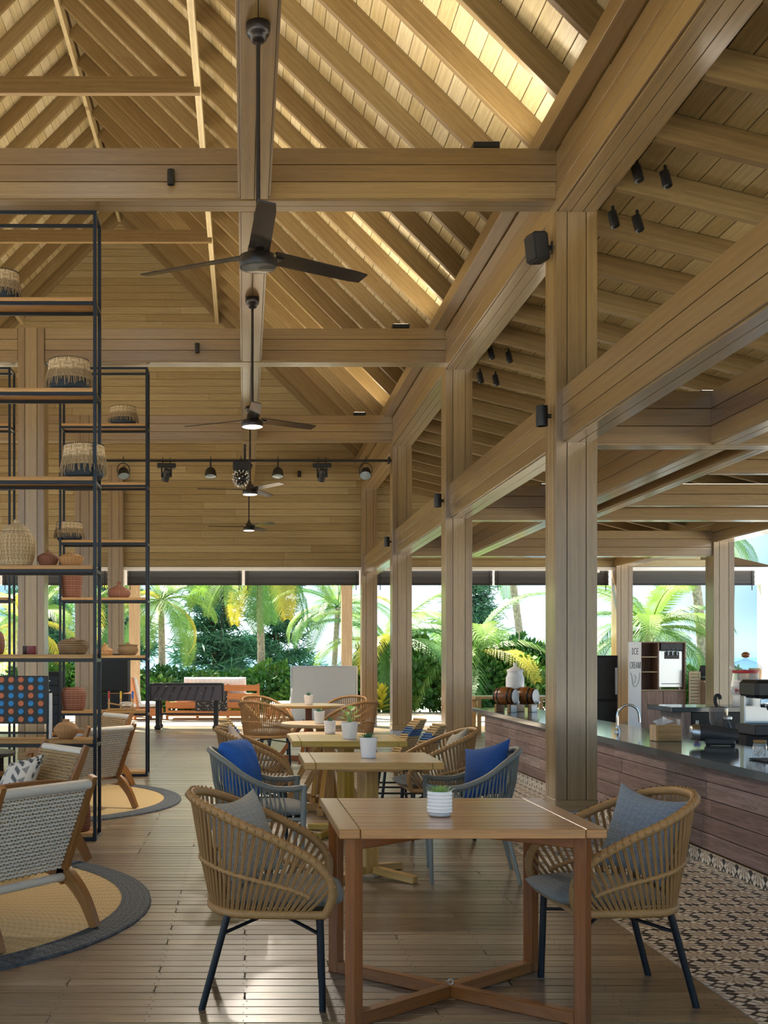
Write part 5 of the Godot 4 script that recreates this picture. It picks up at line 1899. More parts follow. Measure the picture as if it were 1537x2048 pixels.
func par_light(label, at: Vector3, turn: float, tilt: float, yoke: bool):
	var o = thing("stage_light", label, "stage light", at, turn, "stage lights on the pipe")
	clamp_part(o, 0.0)
	var mb = MB.new()
	if yoke:
		var pts = []
		for i in 13:
			var a = PI * i / 12.0
			pts.append(Vector3(0.1 * cos(a), -0.14 + 0.1 * sin(a), 0))
		pts.push_front(Vector3(0.1, -0.2, 0))
		pts.append(Vector3(-0.1, -0.2, 0))
		mb.tube(pts, 0.008, 6)
	else:
		mb.rod(Vector3(0, -0.02, 0), Vector3(0, -0.16, 0), 0.014)
	part(o, "yoke", mb, M.black)
	var b = Basis(Vector3.RIGHT, tilt)
	mb = MB.new()
	mb.lathe([Vector2(0.001, 0.09), Vector2(0.05, 0.085), Vector2(0.08, 0.05), Vector2(0.09, 0.0), Vector2(0.095, -0.06), Vector2(0.088, -0.062)], 20, Vector3(0, -0.2, 0), b)
	part(o, "can", mb, M.black)
	mb = MB.new()
	mb.lathe([Vector2(0.09, -0.058), Vector2(0.05, -0.066), Vector2(0.001, -0.068)], 20, Vector3(0, -0.2, 0), b)
	part(o, "lens", mb, M.smoke_lens)
	return o

func moving_head(label, at: Vector3, turn: float):
	var o = thing("moving_head_light", label, "stage light", at, turn, "stage lights on the pipe")
	for x in [-0.06, 0.06]:
		var mb0 = MB.new()
		mb0.lathe([Vector2(0.022, -0.018), Vector2(0.025, 0), Vector2(0.022, 0.018)], 10, Vector3(x, 0, 0), Basis(Vector3.FORWARD, PI / 2))
		mb0.rod(Vector3(x, 0.02, 0), Vector3(x, 0.06, 0), 0.006, 6)
		mb0.rod(Vector3(x, -0.02, 0), Vector3(x, -0.05, 0), 0.01, 6)
		part(o, "clamp", mb0, M.black)
	bx(o, "base", M.black, Vector3(0, -0.085, 0), Vector3(0.3, 0.07, 0.16), Basis.IDENTITY, 0.012)
	for x in [-0.075, 0.075]:
		bx(o, "arm", M.black, Vector3(x, -0.19, 0), Vector3(0.025, 0.16, 0.08), Basis.IDENTITY, 0.008)
	var mb = MB.new()
	var b = Basis(Vector3.RIGHT, 0.5) * Basis(Vector3.FORWARD, 0.2)
	mb.lathe([Vector2(0.001, 0.1), Vector2(0.05, 0.095), Vector2(0.06, 0.06), Vector2(0.055, -0.06), Vector2(0.062, -0.1)], 18, Vector3(0, -0.23, 0), b)
	for k in 4:
		mb.lathe([Vector2(0.06, -0.005), Vector2(0.066, 0), Vector2(0.06, 0.005)], 18, Vector3(0, -0.23, 0) + b * Vector3(0, 0.04 - 0.03 * k, 0), b)
	part(o, "head", mb, M.dark_grey)
	mb = MB.new()
	mb.lathe([Vector2(0.06, -0.099), Vector2(0.03, -0.106), Vector2(0.001, -0.108)], 18, Vector3(0, -0.23, 0), b)
	part(o, "lens", mb, M.smoke_lens)

func cylinder_lamp(label, at: Vector3, r: float, h: float, outward: Vector3, group):
	var o = thing("spotlight", label, "spotlight", at, 0.0, group)
	var mb = MB.new()
	mb.lathe([Vector2(0.001, -h / 2 + 0.01), Vector2(r * 0.8, -h / 2 + 0.01), Vector2(r * 0.85, -h / 2), Vector2(r, -h / 2), Vector2(r, h / 2), Vector2(r * 0.85, h / 2), Vector2(r * 0.8, h / 2 - 0.01), Vector2(0.001, h / 2 - 0.01)], 22)
	part(o, "housing", mb, M.black)
	mb = MB.new()
	mb.rod(Vector3.ZERO, -outward * (r + 0.022), 0.018)
	part(o, "wall_mount", mb, M.black)
	return o

func flood(label, at: Vector3, energy: float, color: Color):
	# black flood lamp lying on a tie beam, shining up into the roof
	var o = thing("flood_lamp", label, "flood lamp", at, 0.0, "flood lamps on the tie beams")
	bx(o, "housing", M.black, Vector3(0, 0.03, 0), Vector3(0.2, 0.05, 0.14), Basis.IDENTITY, 0.006)
	bx(o, "glow_panel", M.lamp, Vector3(0, 0.057, 0), Vector3(0.17, 0.004, 0.11), Basis.IDENTITY, 0.001)
	var l = SpotLight3D.new()
	l.name = "flood_light"
	l.light_color = color
	l.light_energy = energy
	l.light_size = 0.08
	l.spot_range = 30.0
	l.spot_attenuation = 2.0
	l.spot_angle = 80.0
	l.spot_angle_attenuation = 0.4
	l.shadow_enabled = true
	o.add_child(l)
	l.position = Vector3(0, 0.075, 0)
	l.rotation.x = PI / 2
	return o

func uplight(label, at: Vector3, L: float, energy: float, color: Color):
	var o = thing("linear_uplight", label, "uplight", at, 0.0, "linear uplights on the beams")
	bx(o, "channel", M.black, Vector3(0, 0.012, 0), Vector3(L, 0.022, 0.05), Basis.IDENTITY, 0.002)
	bx(o, "glow_strip", M.lamp, Vector3(0, 0.0245, 0), Vector3(L - 0.02, 0.003, 0.036), Basis.IDENTITY, 0.0005)
	var l = AreaLight3D.new()
	l.name = "uplight_glow"
	l.light_color = color
	l.light_energy = energy
	l.area_size = Vector2(L - 0.02, 0.036)
	l.shadow_enabled = true
	o.add_child(l)
	l.position = Vector3(0, 0.03, 0)
	l.rotation.x = PI / 2
	return o

func wall_speaker(label, at: Vector3, turn: float):
	var o = thing("wall_speaker", label, "loudspeaker", at, turn)
	bx(o, "cabinet", M.black_matt, Vector3(-0.11, 0, 0), Vector3(0.13, 0.22, 0.15), Basis(Vector3.UP, 0.3) * Basis(Vector3.FORWARD, -0.12), 0.018)
	bx(o, "grille", M.black, Vector3(-0.165, -0.012, 0.02), Vector3(0.03, 0.19, 0.13), Basis(Vector3.UP, 0.3) * Basis(Vector3.FORWARD, -0.12), 0.008)
	bx(o, "bracket", M.black_steel, Vector3(-0.022, 0.0, 0), Vector3(0.044, 0.03, 0.03))
	bx(o, "wall_plate", M.black_steel, Vector3(-0.004, 0.0, 0), Vector3(0.008, 0.09, 0.05))

func build_fittings():
	M.fan_blade = simple("3a3632", 0.14)
	M.smoke_lens = simple("9fb4c0", 0.08, 0.2)
	var TOP = 4.855
	ceiling_fan("large dark ceiling fan closest to the viewer", V(0.0725, TOP, 6.28), 1.27, -PI / 2 + 0.05, false)
	ceiling_fan("second dark ceiling fan with lit disc, over the pedestal tables", V(0.0725, TOP, 11.07), 1.18, -PI / 2 + 0.05, true)
	ceiling_fan("third ceiling fan with lit disc, below the mirror ball lamp", V(0.0725, TOP, 15.9), 1.15, PI + 0.1, true)
	ceiling_fan("fourth and smallest ceiling fan with lit disc, against the gable wall", V(0.0725, TOP, 20.7), 1.12, PI + 0.1, true)
	ceiling_fan("ceiling fan hanging over the far end of the bar", V(5.04, 3.88, 20.9), 0.29, PI + 0.15, false, 0.7)
	# bracket rod for the aisle fan
	# column lamps and speaker
	for k in 3:
		cylinder_lamp("black cylinder lamp on the %s tall column" % ["first", "second", "third"][k], V(2.282, 3.25, D[k] + 0.15), 0.045, 0.155, Vector3(-1, 0, 0), "column lamps")
	wall_speaker("small black loudspeaker bracketed high on the first tall column", V(2.35, 4.53, D[0] + 0.12), 0.0)
	for k in 2:
		cylinder_lamp("small black spotlight on the face of the tie beam %s" % ["above the nearer shelving unit", "above the farther shelving unit"][k], V(-0.555, 5.0, D[k] - 0.05), 0.028, 0.11, Vector3(0, 0, 1), "beam spotlights")
	cylinder_lamp("small black spotlight on the gable wall between the stage lights", V(1.1, 5.09, BACK - 0.06), 0.035, 0.12, Vector3(0, 0, 1), "beam spotlights")
	# spotlights on the aisle rafters
	var spots = [[2.76, 4.80, 0.0], [2.96, 4.76, 0.0], [2.9, 4.6, 0.4], [2.72, 4.63, 0.4]]
	for b in 2:
		for k in 4:
			var s = spots[k]
			var label = "black aisle spotlight number %s of the cluster by the %s tall column" % [["one", "two", "three", "four"][k], ["first", "second"][b]]
			var o = thing("track_spotlight", label, "spotlight", V(s[0], s[1], 8.08 + 4.8 * b + s[2]), 0.0, "spotlight clusters over the bar aisle")
			var mb = MB.new()
			var tilt = Basis(Vector3.FORWARD, -0.15) * Basis(Vector3.RIGHT, -0.25)
			mb.lathe([Vector2(0.001, -0.05), Vector2(0.026, -0.05), Vector2(0.032, -0.062), Vector2(0.034, -0.06), Vector2(0.034, 0.055), Vector2(0.001, 0.06)], 16, Vector3.ZERO, tilt)
			part(o, "housing", mb, M.black)
			mb = MB.new()
			mb.rod(Vector3(0, 0.03, 0), Vector3(0, 0.1, -0.02), 0.012, 6)
			part(o, "stem", mb, M.black)
	# pipe with stage lights
	var PY = 4.55
	var PD = 18.45
	var pipe = thing("lighting_pipe", "black pipe across the hall carrying the stage lights", "pipe", V(0, PY, PD))
	var mb = MB.new()
	mb.rod(Vector3(-2.39, 0, 0), Vector3(2.35, 0, 0), 0.022, 10)
	part(pipe, "pipe", mb, M.black)
	for x in [-2.35, 2.31]:
		bx(pipe, "end_flange", M.black, Vector3(x, 0, 0), Vector3(0.03, 0.11, 0.11))
	mb = MB.new()
	mb.rod(Vector3(0.0, 0.02, 0), Vector3(0.0, 0.26, 0), 0.02, 8)
	part(pipe, "hanger", mb, M.black)
	par_light("round stage light in a yoke hanging next to the shelving", V(-1.95, PY, PD), 0.3, -0.5, true)
	moving_head("moving head stage light next to the shelving", V(-1.26, PY, PD), 0.1)
	par_light("round stage light on a stem beside the mirror ball lamp, shelving side", V(-0.55, PY, PD), 0.0, -0.3, false)
	par_light("round stage light on a stem beside the mirror ball lamp, column side", V(0.53, PY, PD), -0.1, -0.3, false)
	moving_head("moving head stage light next to the columns", V(1.24, PY, PD), -0.1)
	par_light("round stage light in a yoke hanging next to the columns", V(1.94, PY, PD), -0.2, -0.7, true)
	var e = thing("effect_ball_lamp", "spiky ball-shaped effect lamp in the middle of the pipe", "stage light", V(-0.06, PY, PD - 0.05), 0.0, "stage lights on the pipe")
	clamp_part(e, 0.0)
	bx(e, "base", M.black, Vector3(0, -0.1, 0), Vector3(0.26, 0.14, 0.2), Basis.IDENTITY, 0.01)
	mb = MB.new()
	var prof = []
	for i in 15:
		var a = -PI / 2 + PI * i / 14.0
		prof.append(Vector2(maxf(0.001, 0.125 * cos(a)), 0.125 * sin(a)))
	mb.lathe(prof, 24, Vector3(0, -0.29, 0))
	part(e, "ball", mb, M.black)
	mb = MB.new()
	for k in 70:
		var y = 1.0 - 2.0 * (k + 0.5) / 70.0
		var a = k * 2.399963
		var dv = Vector3(cos(a) * sqrt(1 - y * y), y, sin(a) * sqrt(1 - y * y))
		mb.tube([Vector3(0, -0.29, 0) + dv * 0.12, Vector3(0, -0.29, 0) + dv * 0.15], [0.016, 0.011], 7)
	part(e, "lens_studs", mb, M.chrome)
	# flood lamps on top of the tie beams
	var warm = Color(1.0, 0.95, 0.87)
	for k in 3:
		flood("black flood lamp box on top of the %s tie beam" % ["first", "second", "third"][k], V(1.83, 5.246, D[k] + 0.08), 0.6, warm)
	# linear uplights lying along the tie beams
	for k in 3:
		for side in [0, 1]:
			var a0: float = [-2.2, -6.2][side]
			var a1: float = [1.2, -2.75][side]
			uplight("slim linear uplight along the top of the %s tie beam, %s" % [["first", "second", "third"][k], ["table side", "lounge side"][side]], V((a0 + a1) / 2, 5.246, D[k] + 0.17), a1 - a0, 3.1, warm)
	uplight("slim linear uplight on the tie beam overhead", V(-2.4, 5.246, 3.9), 7.4, 6.0, warm)
	for k in 2:
		uplight("slim linear uplight on the aisle cross beam at the %s tall column" % ["first", "second"][k], V(5.2, 3.421, D[k] + 0.16), 3.4, 0.35, warm)
	var cam = thing("dome_camera", "small white dome security camera under the head trim", "camera", V(7.1, 3.16, BACK - 0.05))
	mb = MB.new()
	mb.lathe([Vector2(0.06, 0), Vector2(0.06, -0.05), Vector2(0.05, -0.06)], 18)
	part(cam, "body", mb, M.white)
	mb = MB.new()
	mb.lathe([Vector2(0.05, -0.06), Vector2(0.04, -0.09), Vector2(0.02, -0.105), Vector2(0.001, -0.108)], 18)
	part(cam, "dome", mb, M.dark_grey)
# ---------------------------------------------------------------- far end of the hall
func build_far_end():
	var mb
	# roller blinds
	var panels = [[-7.3, -5.0, "in the opening past the shelving"], [-4.95, -2.8, "behind the shelving"], [-2.4, -0.06, "above the foosball table"], [0.0, 2.33, "above the grey screen"], [2.7, 5.05, "behind the tall columns"], [5.1, 7.42, "above the black fridge"], [7.82, 10.4, "behind the drawer cabinet"]]
	for p in panels:
		var o = thing("roller_blind", "dark rolled-up fabric blind %s" % p[2], "blind", V((p[0] + p[1]) / 2, 3.16, BACK + 0.2), 0.0, "dark roller blinds")
		var w: float = p[1] - p[0]
		mb = MB.new()
		var rows = []
		for i in 9:
			var row = []
			for j in 2:
				row.append(Vector3((j - 0.5) * w, -i * 0.034, 0.012 * sin(i * 2.1)))
			rows.append(row)
		mb.sheet(rows, false, w, 0.3, true)
		var back = []
		for r in rows:
			back.append([r[0] + Vector3(0, 0, -0.02), r[1] + Vector3(0, 0, -0.02)])
		mb.sheet(back, false, w, 0.3)
		part(o, "fabric", mb, M.blind)
		bx(o, "bottom_bar", M.black_matt, Vector3(0, -0.285, -0.004), Vector3(w, 0.025, 0.03))
		for s in [-1.0, 1.0]:
			mb = MB.new()
			mb.rod(Vector3(s * (w / 2 - 0.06), 0, 0.02), Vector3(s * (w / 2 - 0.06), -0.4, 0.02), 0.009, 6)
			part(o, "hold_down", mb, M.black_matt)
		mb = MB.new()
		mb.rod(Vector3(w * 0.32, -0.28, 0.02), Vector3(w * 0.32, -1.5, 0.03), 0.004, 5)
		mb.rod(Vector3(w * 0.32 + 0.05, -0.28, 0.02), Vector3(w * 0.32 + 0.01, -1.5, 0.03), 0.004, 5)
		part(o, "pull_cord", mb, M.dark_grey)
	# foosball table
	var f = thing("foosball_table", "dark wood-effect foosball table by the garden opening", "foosball table", V(-1.12, 0, 22.45))
	var W = 1.42
	bx(f, "side_panel", simple("45424a", 0.4), Vector3(0, 0.715, 0.36), Vector3(W - 0.06, 0.31, 0.025))
	bx(f, "side_panel", simple("45424a", 0.4), Vector3(0, 0.715, -0.36), Vector3(W - 0.06, 0.31, 0.025))
	for s in [-1.0, 1.0]:
		bx(f, "end_panel", M.black, Vector3(s * (W / 2 - 0.015), 0.715, 0), Vector3(0.035, 0.33, 0.76))
		for z in [-1.0, 1.0]:
			bx(f, "leg", M.black, Vector3(s * 0.56, 0.3, z * 0.26), Vector3(0.085, 0.53, 0.085), Basis.IDENTITY, 0.006)
			bx(f, "foot", M.black, Vector3(s * 0.56, 0.04, z * 0.26), Vector3(0.13, 0.08, 0.13), Basis.IDENTITY, 0.02)
	bx(f, "top_rim", M.black, Vector3(0, 0.878, 0.36), Vector3(W, 0.018, 0.05))
	bx(f, "top_rim", M.black, Vector3(0, 0.878, -0.36), Vector3(W, 0.018, 0.05))
	bx(f, "playing_field", simple("3f6d45", 0.6), Vector3(0, 0.74, 0), Vector3(W - 0.07, 0.02, 0.69))
	bx(f, "stretcher", M.black, Vector3(0, 0.3, 0.26), Vector3(1.04, 0.035, 0.035))
	for k in 8:
		var x = -0.525 + 0.15 * k
		mb = MB.new()
		mb.rod(Vector3(x, 0.82, -0.5), Vector3(x, 0.82, 0.42), 0.008, 8)
		var rod = part(f, "rod", mb, M.chrome)
		mb = MB.new()
		mb.lathe([Vector2(0.001, 0.1), Vector2(0.02, 0.098), Vector2(0.024, 0.08), Vector2(0.02, 0.0)], 12, Vector3(x, 0.82, 0.4), Basis(Vector3.RIGHT, PI / 2))
		part(rod, "handle_grip", mb, M.black_matt)
		mb = MB.new()
		for z in [-0.2, 0.0, 0.2]:
			mb.cbox(Vector3(x, 0.8, z), Vector3(0.02, 0.09, 0.03), 0.005)
		part(rod, "player_figures", mb, M.red if k % 2 == 0 else M.disc_blue)
	for x in [-0.28, 0.28, -0.6, -0.5, 0.5, 0.6]:
		mb = MB.new()
		mb.lathe([Vector2(0.009, 0), Vector2(0.006, 0.004), Vector2(0.001, 0.005)], 8, Vector3(x, 0.7 if absf(x) < 0.4 else 0.6, 0.373), Basis(Vector3.RIGHT, PI / 2))
		part(f, "screw_cap", mb, M.steel)
	# loudspeaker stack and rack
	var s0 = thing("loudspeaker_stack", "stack of two tall black loudspeakers behind the croquet set", "loudspeaker", V(-2.42, 0, 21.4))
	bx(s0, "lower_cabinet", M.black_matt, Vector3(0, 0.36, 0), Vector3(0.56, 0.7, 0.5), Basis.IDENTITY, 0.01)
	bx(s0, "upper_cabinet", M.black_matt, Vector3(0, 1.1, 0), Vector3(0.54, 0.72, 0.45), Basis.IDENTITY, 0.02)
	bx(s0, "upper_grille", M.black, Vector3(0, 1.1, 0.228), Vector3(0.44, 0.62, 0.016))
	bx(s0, "lower_grille", M.black, Vector3(0, 0.36, 0.253), Vector3(0.5, 0.6, 0.016))
	bx(s0, "rear_rack", M.black_matt, Vector3(-0.42, 0.7, -0.05), Vector3(0.2, 1.4, 0.4))
	var s1 = thing("equipment_rack", "narrow black equipment rack beside the middle column", "rack", V(-3.35, 0, 19.6))
	bx(s1, "cabinet", M.black_matt, Vector3(0, 0.58, 0), Vector3(0.44, 1.14, 0.5), Basis.IDENTITY, 0.01)
	for k in 6:
		bx(s1, "panel", M.black, Vector3(0, 0.2 + 0.16 * k, 0.252), Vector3(0.4, 0.145, 0.012))
		bx(s1, "knob_strip", M.steel, Vector3(0.05, 0.2 + 0.16 * k, 0.26), Vector3(0.05, 0.02, 0.008))
	# terrace
	var t = structure("ground_terrace")
	bx(t, "terrace_deck", M.deck_out[0], V(1.5, -0.05, 26.4), Vector3(40, 0.09, 6.0))
	bx(t, "garden_soil", M.sand, V(0, -0.35, 5.0), Vector3(140, 0.2, 84.0))
	# white porch beam with sunlit posts
	var pb = thing("porch_beam", "white eave beam outside beyond the dark blinds", "beam", V(2.0, 3.10, 27.1))
	bx(pb, "fascia", M.white, Vector3(0, 0.2, 0), Vector3(30, 0.4, 0.2))
	for q in [[-2.6, "behind the farther shelving unit"], [2.4, "beside the grey screen"], [12.25, "at the frame edge past the drawer cabinet"]]:
		var post = thing("porch_post", "sunlit pale porch post outside, %s" % q[1], "post", V(q[0], 0, 27.1), 0.0, "porch posts")
		bx(post, "shaft", M.white if q[0] > 10 else M.pale_wood[0], Vector3(0, 1.55, 0), Vector3(0.25, 3.1, 0.2), Basis.IDENTITY, 0.006)
		bx(post, "shoe", M.stone, Vector3(0, 0.06, 0), Vector3(0.28, 0.12, 0.24))
	# cedar daybed with white cushions
	var b = thing("cedar_daybed", "cedar slatted daybed with white cushions on the terrace", "daybed", V(-0.72, 0, 26.2))
	for x in [-1.02, -0.34, 0.34, 1.02]:
		bx(b, "frame_post", M.cedar[1], Vector3(x, 0.4, 0.48), Vector3(0.06, 0.8, 0.05))
	for k in 4:
		bx(b, "slat", M.cedar[k % 2], Vector3(0, 0.14 + 0.19 * k, 0.51), Vector3(2.1, 0.13, 0.022))
	bx(b, "seat_base", M.cedar[0], Vector3(0, 0.3, -0.1), Vector3(2.06, 0.12, 1.0))
	mb = MB.new()
	mb.cushion(2.0, 0.95, 0.22, 8.0, 0.0, 14, Transform3D(Basis.IDENTITY, Vector3(0.1, 0.46, -0.1)))
	part(b, "seat_cushion", mb, M.pad_white)
	mb = MB.new()
	mb.cushion(1.4, 0.45, 0.2, 6.0, 0.0, 14, Transform3D(Basis(Vector3.RIGHT, PI / 2), Vector3(0.05, 0.72, 0.3)))
	part(b, "back_cushion", mb, M.pad_white)
	var tw = thing("patterned_towel", "dark patterned towel hung over the daybed slats", "towel", V(-0.75, 0.43, 25.703))
	im_towel(tw)
	for k in 2:
		var c = thing("terrace_armchair", ["cedar terrace armchair with white cushions beside the porch post", "cedar terrace armchair with white cushions in front of the palm trunk"][k], "armchair", V([-2.3, 0.95][k], 0, [25.9, 26.1][k]), [0.5, -0.4][k], "terrace armchairs")
		bx(c, "frame", M.cedar[0], Vector3(0, 0.17, 0), Vector3(0.7, 0.18, 0.7))
		for x in [-0.32, 0.32]:
			bx(c, "leg", M.cedar[1], Vector3(x, 0.12, 0.3), Vector3(0.06, 0.24, 0.06))
			bx(c, "leg", M.cedar[1], Vector3(x, 0.12, -0.3), Vector3(0.06, 0.24, 0.06))
		bx(c, "back_frame", M.cedar[1], Vector3([-0.32, 0.38][k], 0.6, 0), Vector3(0.04, 0.7, 0.66), Basis(Vector3.FORWARD, [-0.2, 0.2][k]))
		mb = MB.new()
		mb.cushion(0.64, 0.64, 0.14, 6.0, 0.0, 12, Transform3D(Basis.IDENTITY, Vector3(0, 0.33, 0)))
		part(c, "seat_cushion", mb, M.pad_white)
		mb = MB.new()
		mb.cushion(0.6, 0.62, 0.14, 6.0, 0.0, 12, Transform3D(Basis(Vector3.FORWARD, [-0.2, 0.2][k] + PI / 2), Vector3([-0.25, 0.27][k], 0.65, 0)))
		part(c, "back_cushion", mb, M.pad_white)
	# grey screen
	var g = thing("fabric_screen", "grey fabric screen panel standing on the terrace", "screen", V(1.68, 0, 24.4))
	mb = MB.new()
	var rows2 = []
	for i in 12:
		var row = []
		for j in 14:
			row.append(Vector3((j / 13.0 - 0.5) * 1.36, 0.02 + 1.17 * i / 11.0, 0.006 * sin(j * 1.7 + i * 0.4)))
		rows2.append(row)
	mb.sheet(rows2, false, 1.36, 1.2, false)
	part(g, "fabric", mb, M.screen_cloth)
	for x in [-0.7, 0.7]:
		bx(g, "pole", M.steel, Vector3(x, 0.6, 0), Vector3(0.025, 1.2, 0.025))
		bx(g, "foot", M.steel, Vector3(x, 0.012, 0), Vector3(0.04, 0.024, 0.4))
	bx(g, "top_bar", M.steel, Vector3(0, 1.2, 0), Vector3(1.42, 0.025, 0.025))

func im_towel(tw):
	var im = Image.create(96, 64, false, Image.FORMAT_RGB8)
	var n = FastNoiseLite.new()
	n.seed = 9
	n.frequency = 0.12
	for y in 64:
		for x in 96:
			var c = Color("2c2a2b")
			if n.get_noise_2d(x, y) > 0.28:
				c = Color("9a9896")
			if x % 32 < 2:
				c = Color("4a4644")
			im.set_pixel(x, y, c)
	var m = simple("ffffff", 0.9)
	m.albedo_texture = ImageTexture.create_from_image(im)
	var mb = MB.new()
	var rows = []
	for i in 6:
		rows.append([Vector3(-0.36, -0.24 + 0.09 * i, 0.025 + 0.005 * (i % 2)), Vector3(0, -0.24 + 0.09 * i, 0.03), Vector3(0.36, -0.24 + 0.09 * i, 0.025)])
	mb.sheet(rows)
	part(tw, "cloth", mb, m)

# ---------------------------------------------------------------- garden
func frond_mesh(L: float, droop: float, lift: float, seed_: int) -> ArrayMesh:
	var r = RandomNumberGenerator.new()
	r.seed = seed_
	var mb = MB.new()
	var pts = []
	var n = 34
	var p = Vector3.ZERO
	var ang = lift
	for i in n:
		pts.append(p)
		p += Vector3(cos(ang), sin(ang), 0) * (L / (n - 1))
		ang -= droop / n * (0.5 + 1.3 * i / n)
	var radii = []
	for i in n:
		radii.append(lerpf(0.022, 0.004, i / (n - 1.0)))
	mb.tube(pts, radii, 4, false, false)
	for i in range(4, n * 2 - 1):
		var u = i / (n * 2.0 - 1.0)
		var k = mini(int(i / 2.0), n - 2)
		var a: Vector3 = pts[k].lerp(pts[k + 1], 0.5 * (i % 2))
		var tn: Vector3 = (pts[k + 1] - pts[k]).normalized()
		var len = L * 0.27 * pow(sin(PI * clampf(0.12 + 0.86 * u, 0, 1)), 0.6) * r.randf_range(0.85, 1.1)
		for s in [-1.0, 1.0]:
			var out = (Vector3(0, 0, s) + tn * 0.75 + Vector3(0, 0.25, 0)).normalized()
			var m = a + out * len * 0.5
			var e = m + (out + Vector3(0, -0.75 - 0.5 * u, 0)).normalized() * len * 0.55
			var wv = tn * 0.016
			mb.quad(a - wv * 0.6, a + wv * 0.6, m + wv, m - wv)
			mb.tri(m - wv, m + wv, e)
	return mb.mesh()

var fronds = []
func palm(label, at: Vector3, path: Array, r0: float, n_fronds: int, L: float, base_lift: float, seed_: int, yellow := 0.25):
	var r = RandomNumberGenerator.new()
	r.seed = seed_
	var o = thing("coconut_palm", label, "palm tree", at, 0.0, "coconut palms")
	var pts = smooth_path(path, 40)
	var radii = []
	for i in 40:
		radii.append(r0 * lerpf(1.1, 0.85, i / 39.0) * (1.0 + 0.06 * (i % 2)))
	var mb = MB.new()
	mb.tube(pts, radii, 12)
	part(o, "trunk", mb, M.trunk)
	var top: Vector3 = pts[39]
	for k in n_fronds:
		var a = k * 2.39996 + r.randf_range(-0.2, 0.2)
		var level = float(k) / n_fronds
		var tilt = base_lift + lerpf(0.75, -0.75, level) + r.randf_range(-0.12, 0.12)
		var b = Basis(Vector3.UP, a) * Basis(Vector3(0, 0, 1), tilt)
		var m = M.palm_leaf if r.randf() > 0.45 else M.palm_leaf2
		if r.randf() < yellow * level * 0.8:
			m = M.palm_yellow
		put(o, "frond", fronds[r.randi() % fronds.size()], m, Transform3D(b.scaled_local(Vector3.ONE * L / 2.6 * r.randf_range(0.88, 1.08)), top + Vector3(0, r0 * 0.5, 0)))
	return o

func leaf_cloud(count: int, half: Vector3, size: float, seed_: int, mat, shell := 0.5) -> MultiMesh:
	var r = RandomNumberGenerator.new()
	r.seed = seed_
	var mb = MB.new()
	mb.quad(Vector3(0, 0, 0), Vector3(0.5, 0.08, 0.34), Vector3(1, 0, 0), Vector3(0.5, 0.08, -0.34))
	mb.tri(Vector3(0, 0, 0), Vector3(0.12, 0.0, 0.05), Vector3(0.12, 0.0, -0.05))
	var ms = mb.mesh()
	ms.surface_set_material(0, mat)
	var mm = MultiMesh.new()
	mm.transform_format = MultiMesh.TRANSFORM_3D
	mm.use_colors = true
	mm.mesh = ms
	mm.instance_count = count
	for i in count:
		var dv = Vector3(r.randfn(), r.randfn(), r.randfn()).normalized()
		var rad = lerpf(shell, 1.0, pow(r.randf(), 0.6)) * (0.9 + 0.16 * sin(dv.x * 7.0 + seed_) * sin(dv.y * 6.0 + dv.z * 5.0))
		var p = dv * half * rad
		var out = (dv + Vector3(r.randfn(), r.randfn() + 0.4, r.randfn()) * 0.55).normalized()
		var side = out.cross(Vector3(r.randfn(), r.randfn(), r.randfn())).normalized()
		var b = Basis(out, side.cross(out).normalized(), side) 
		mm.set_instance_transform(i, Transform3D(b.scaled_local(Vector3.ONE * size * r.randf_range(0.7, 1.3)), p))
		var g = r.randf_range(0.6, 1.35)
		mm.set_instance_color(i, Color(g * r.randf_range(0.85, 1.25), g, g * r.randf_range(0.7, 1.0)))
	return mm

func cloud_node(parent, called, mm, at := Vector3.ZERO, turn := 0.0, scl := Vector3.ONE):
	var mi = MultiMeshInstance3D.new()
	mi.name = called
	mi.multimesh = mm
	mi.set_meta("kind", "stuff")
	mi.transform = Transform3D(Basis(Vector3.UP, turn).scaled_local(scl), at)
	parent.add_child(mi, true)

func needle_tuft(seed_: int) -> MultiMesh:
	var r = RandomNumberGenerator.new()
	r.seed = seed_
	var mb = MB.new()
	for k in 3:
		var a = TAU * k / 3.0
		var w = Vector3(0, cos(a), sin(a)) * 0.009
		mb.quad(-w, w, Vector3(0.2, -0.02, 0) + w * 0.6, Vector3(0.2, -0.02, 0) - w * 0.6)
	var ms = mb.mesh()
	ms.surface_set_material(0, M.needle)
	var mm = MultiMesh.new()
	mm.transform_format = MultiMesh.TRANSFORM_3D
	mm.use_colors = true
	mm.mesh = ms
	mm.instance_count = 260
	for i in 260:
		var u = r.randf()
		var p = Vector3(lerpf(0.05, 1.0, u), 0, 0) + Vector3(0, r.randfn() * 0.05, r.randfn() * 0.1) * (0.6 + u)
		var out = Vector3(0.8, r.randfn() * 0.5 - 0.1, r.randfn() * 0.75).normalized()
		var side = out.cross(Vector3.UP).normalized()
		var b = Basis(out, side.cross(out).normalized(), side)
		mm.set_instance_transform(i, Transform3D(b.scaled_local(Vector3.ONE * r.randf_range(0.7, 1.6)), p))
		var g = r.randf_range(0.55, 1.4)
		mm.set_instance_color(i, Color(g, g, g * r.randf_range(0.85, 1.1)))
	return mm

